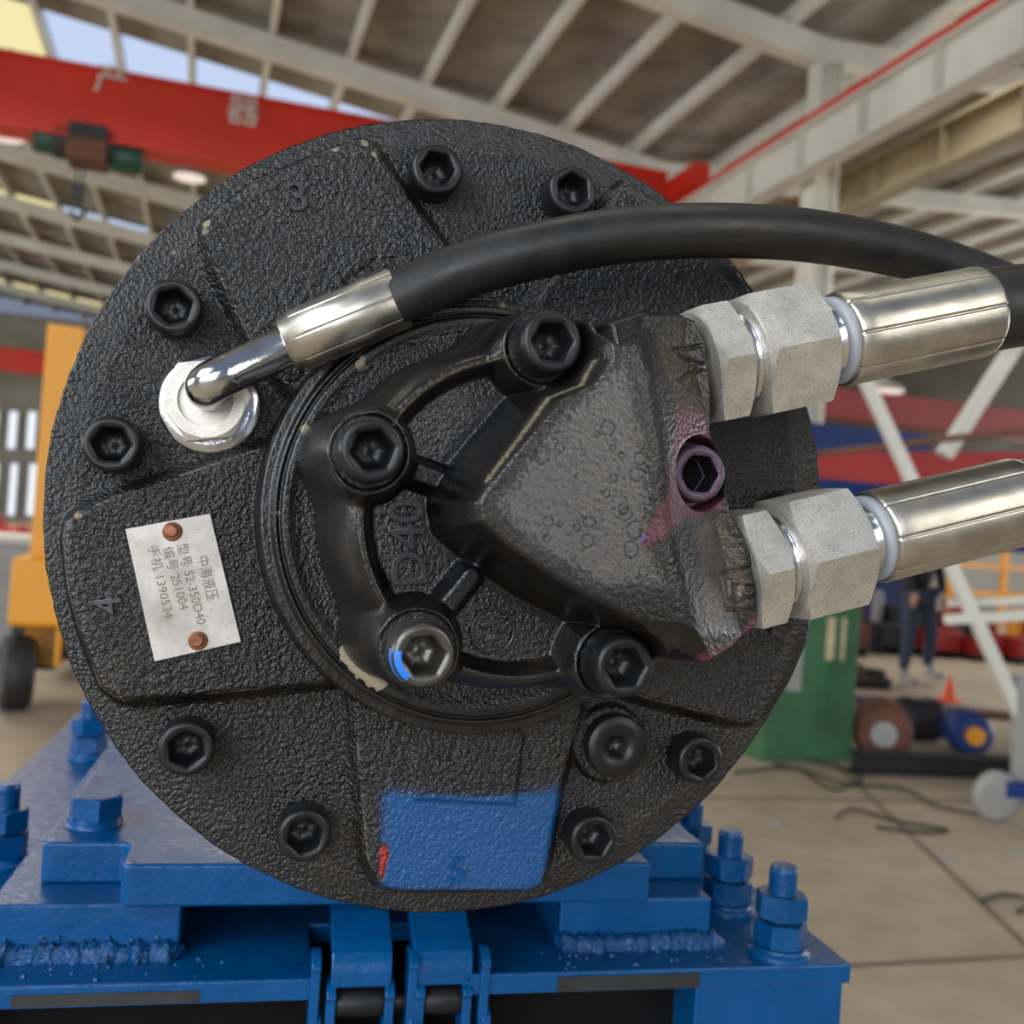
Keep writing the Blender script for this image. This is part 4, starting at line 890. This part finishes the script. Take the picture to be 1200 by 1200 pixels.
# --- left background: yellow lift mast and truck
ym = thing('forklift', 'yellow forklift with tall mast left of the motor', 'forklift')
pw = onz(25, 828, 0); tf, lf = hl(pw); Yf = pw[1]
pt_ = hpt(78, 385, lf); zt = pt_[2]; tt = hl(pt_)[0]
pmid = hpt(60, 650, lf); tm_ = hl(pmid)[0]
for dt in (0.0, 0.22): hb(tm_+dt-0.1, tm_+dt+0.1, lf-0.12+dt*1.2, lf+0.1+dt*1.2, 0.25, zt, 'mast_rail', 'yellow', ym, 0.01)
for zz in (0.9, 1.9, zt-0.15): hb(tm_-0.05, tm_+0.3, lf+0.1, lf+0.2, zz-0.08, zz+0.08, 'mast_crossbar', 'yellow', ym)
pk = hpt(22, 690, lf); hb(hl(pk)[0]-0.02, tm_+0.3, lf-0.2, lf+0.6, pk[2]-0.2, pk[2]+0.2, 'engine_cover', 'yellow', ym, 0.03)
pk = hpt(42, 750, lf); hb(hl(pk)[0]-0.12, hl(pk)[0]+0.14, lf-0.12, lf+0.3, pk[2]-0.16, pk[2]+0.16, 'axle_box', 'black', ym, 0.02)
b = MB(); b.rings([(0.08, -0.07), (0.12, -0.08), (0.20, -0.08), (0.22, -0.05), (0.22, 0.05), (0.20, 0.08), (0.12, 0.08), (0.08, 0.07)], 32, Matrix.Translation(Vector((pw[0], pw[1]-0.1, 0.22))) @ Matrix.Rotation(HY+0.25, 4, 'Z') @ RXY); b.obj('wheel', 'black', ym)
pk = hpt(60, 805, lf); hb(hl(pk)[0]-0.3, hl(pk)[0]+0.3, lf, lf+0.1, 0.28, 0.36, 'axle', 'black', ym)
gb = thing('grey_trailer', 'pale grey machine base beside the forklift wheel, partly behind the motor', 'machine')
pk = hpt(95, 775, lf+0.2); tk = hl(pk)[0]; lf += 0.9; hb(tk-0.3, tk+1.2, lf+0.2, lf+1.0, 0.55, 0.95, 'base_body', 'grey', gb, 0.02); hb(tk-0.28, tk+1.2, lf+0.25, lf+0.9, 0.2, 0.55, 'chassis', 'black', gb); hb(tk, tk+1.0, lf+0.0, lf+0.7, 0.0, 0.2, 'skid', 'grey', gb)
wbx = thing('white_crate', 'pale white crate at the left edge behind the forklift', 'crate'); pk = onz(5, 800, 0); tk, lk = hl(pk); lk += 1.5
hb(tk-1.6, tk+0.2, lk, lk+0.9, 0.0, 0.85, 'crate_body', 'grey', wbx, 0.02); hb(tk-1.62, tk+0.22, lk-0.02, lk+0.92, 0.85, 0.9, 'crate_lid', 'white', wbx)
for j, (px, py, mat, m2, sc, lb) in enumerate(((8, 735, 'redm', 'black', 0.6, 'red machine on the far left behind the crate'), (30, 705, 'black', 'redm', 0.8, 'dark machine with red parts beyond the forklift'), (-5, 690, 'redm', 'redm', 0.9, 'distant red machine under the lit windows'))):
    crate_machine(px, py, 1.4*sc, 1.0, 1.1*sc, mat, m2, 'red_machine' if j != 1 else 'dark_machine', lb, 'machine')
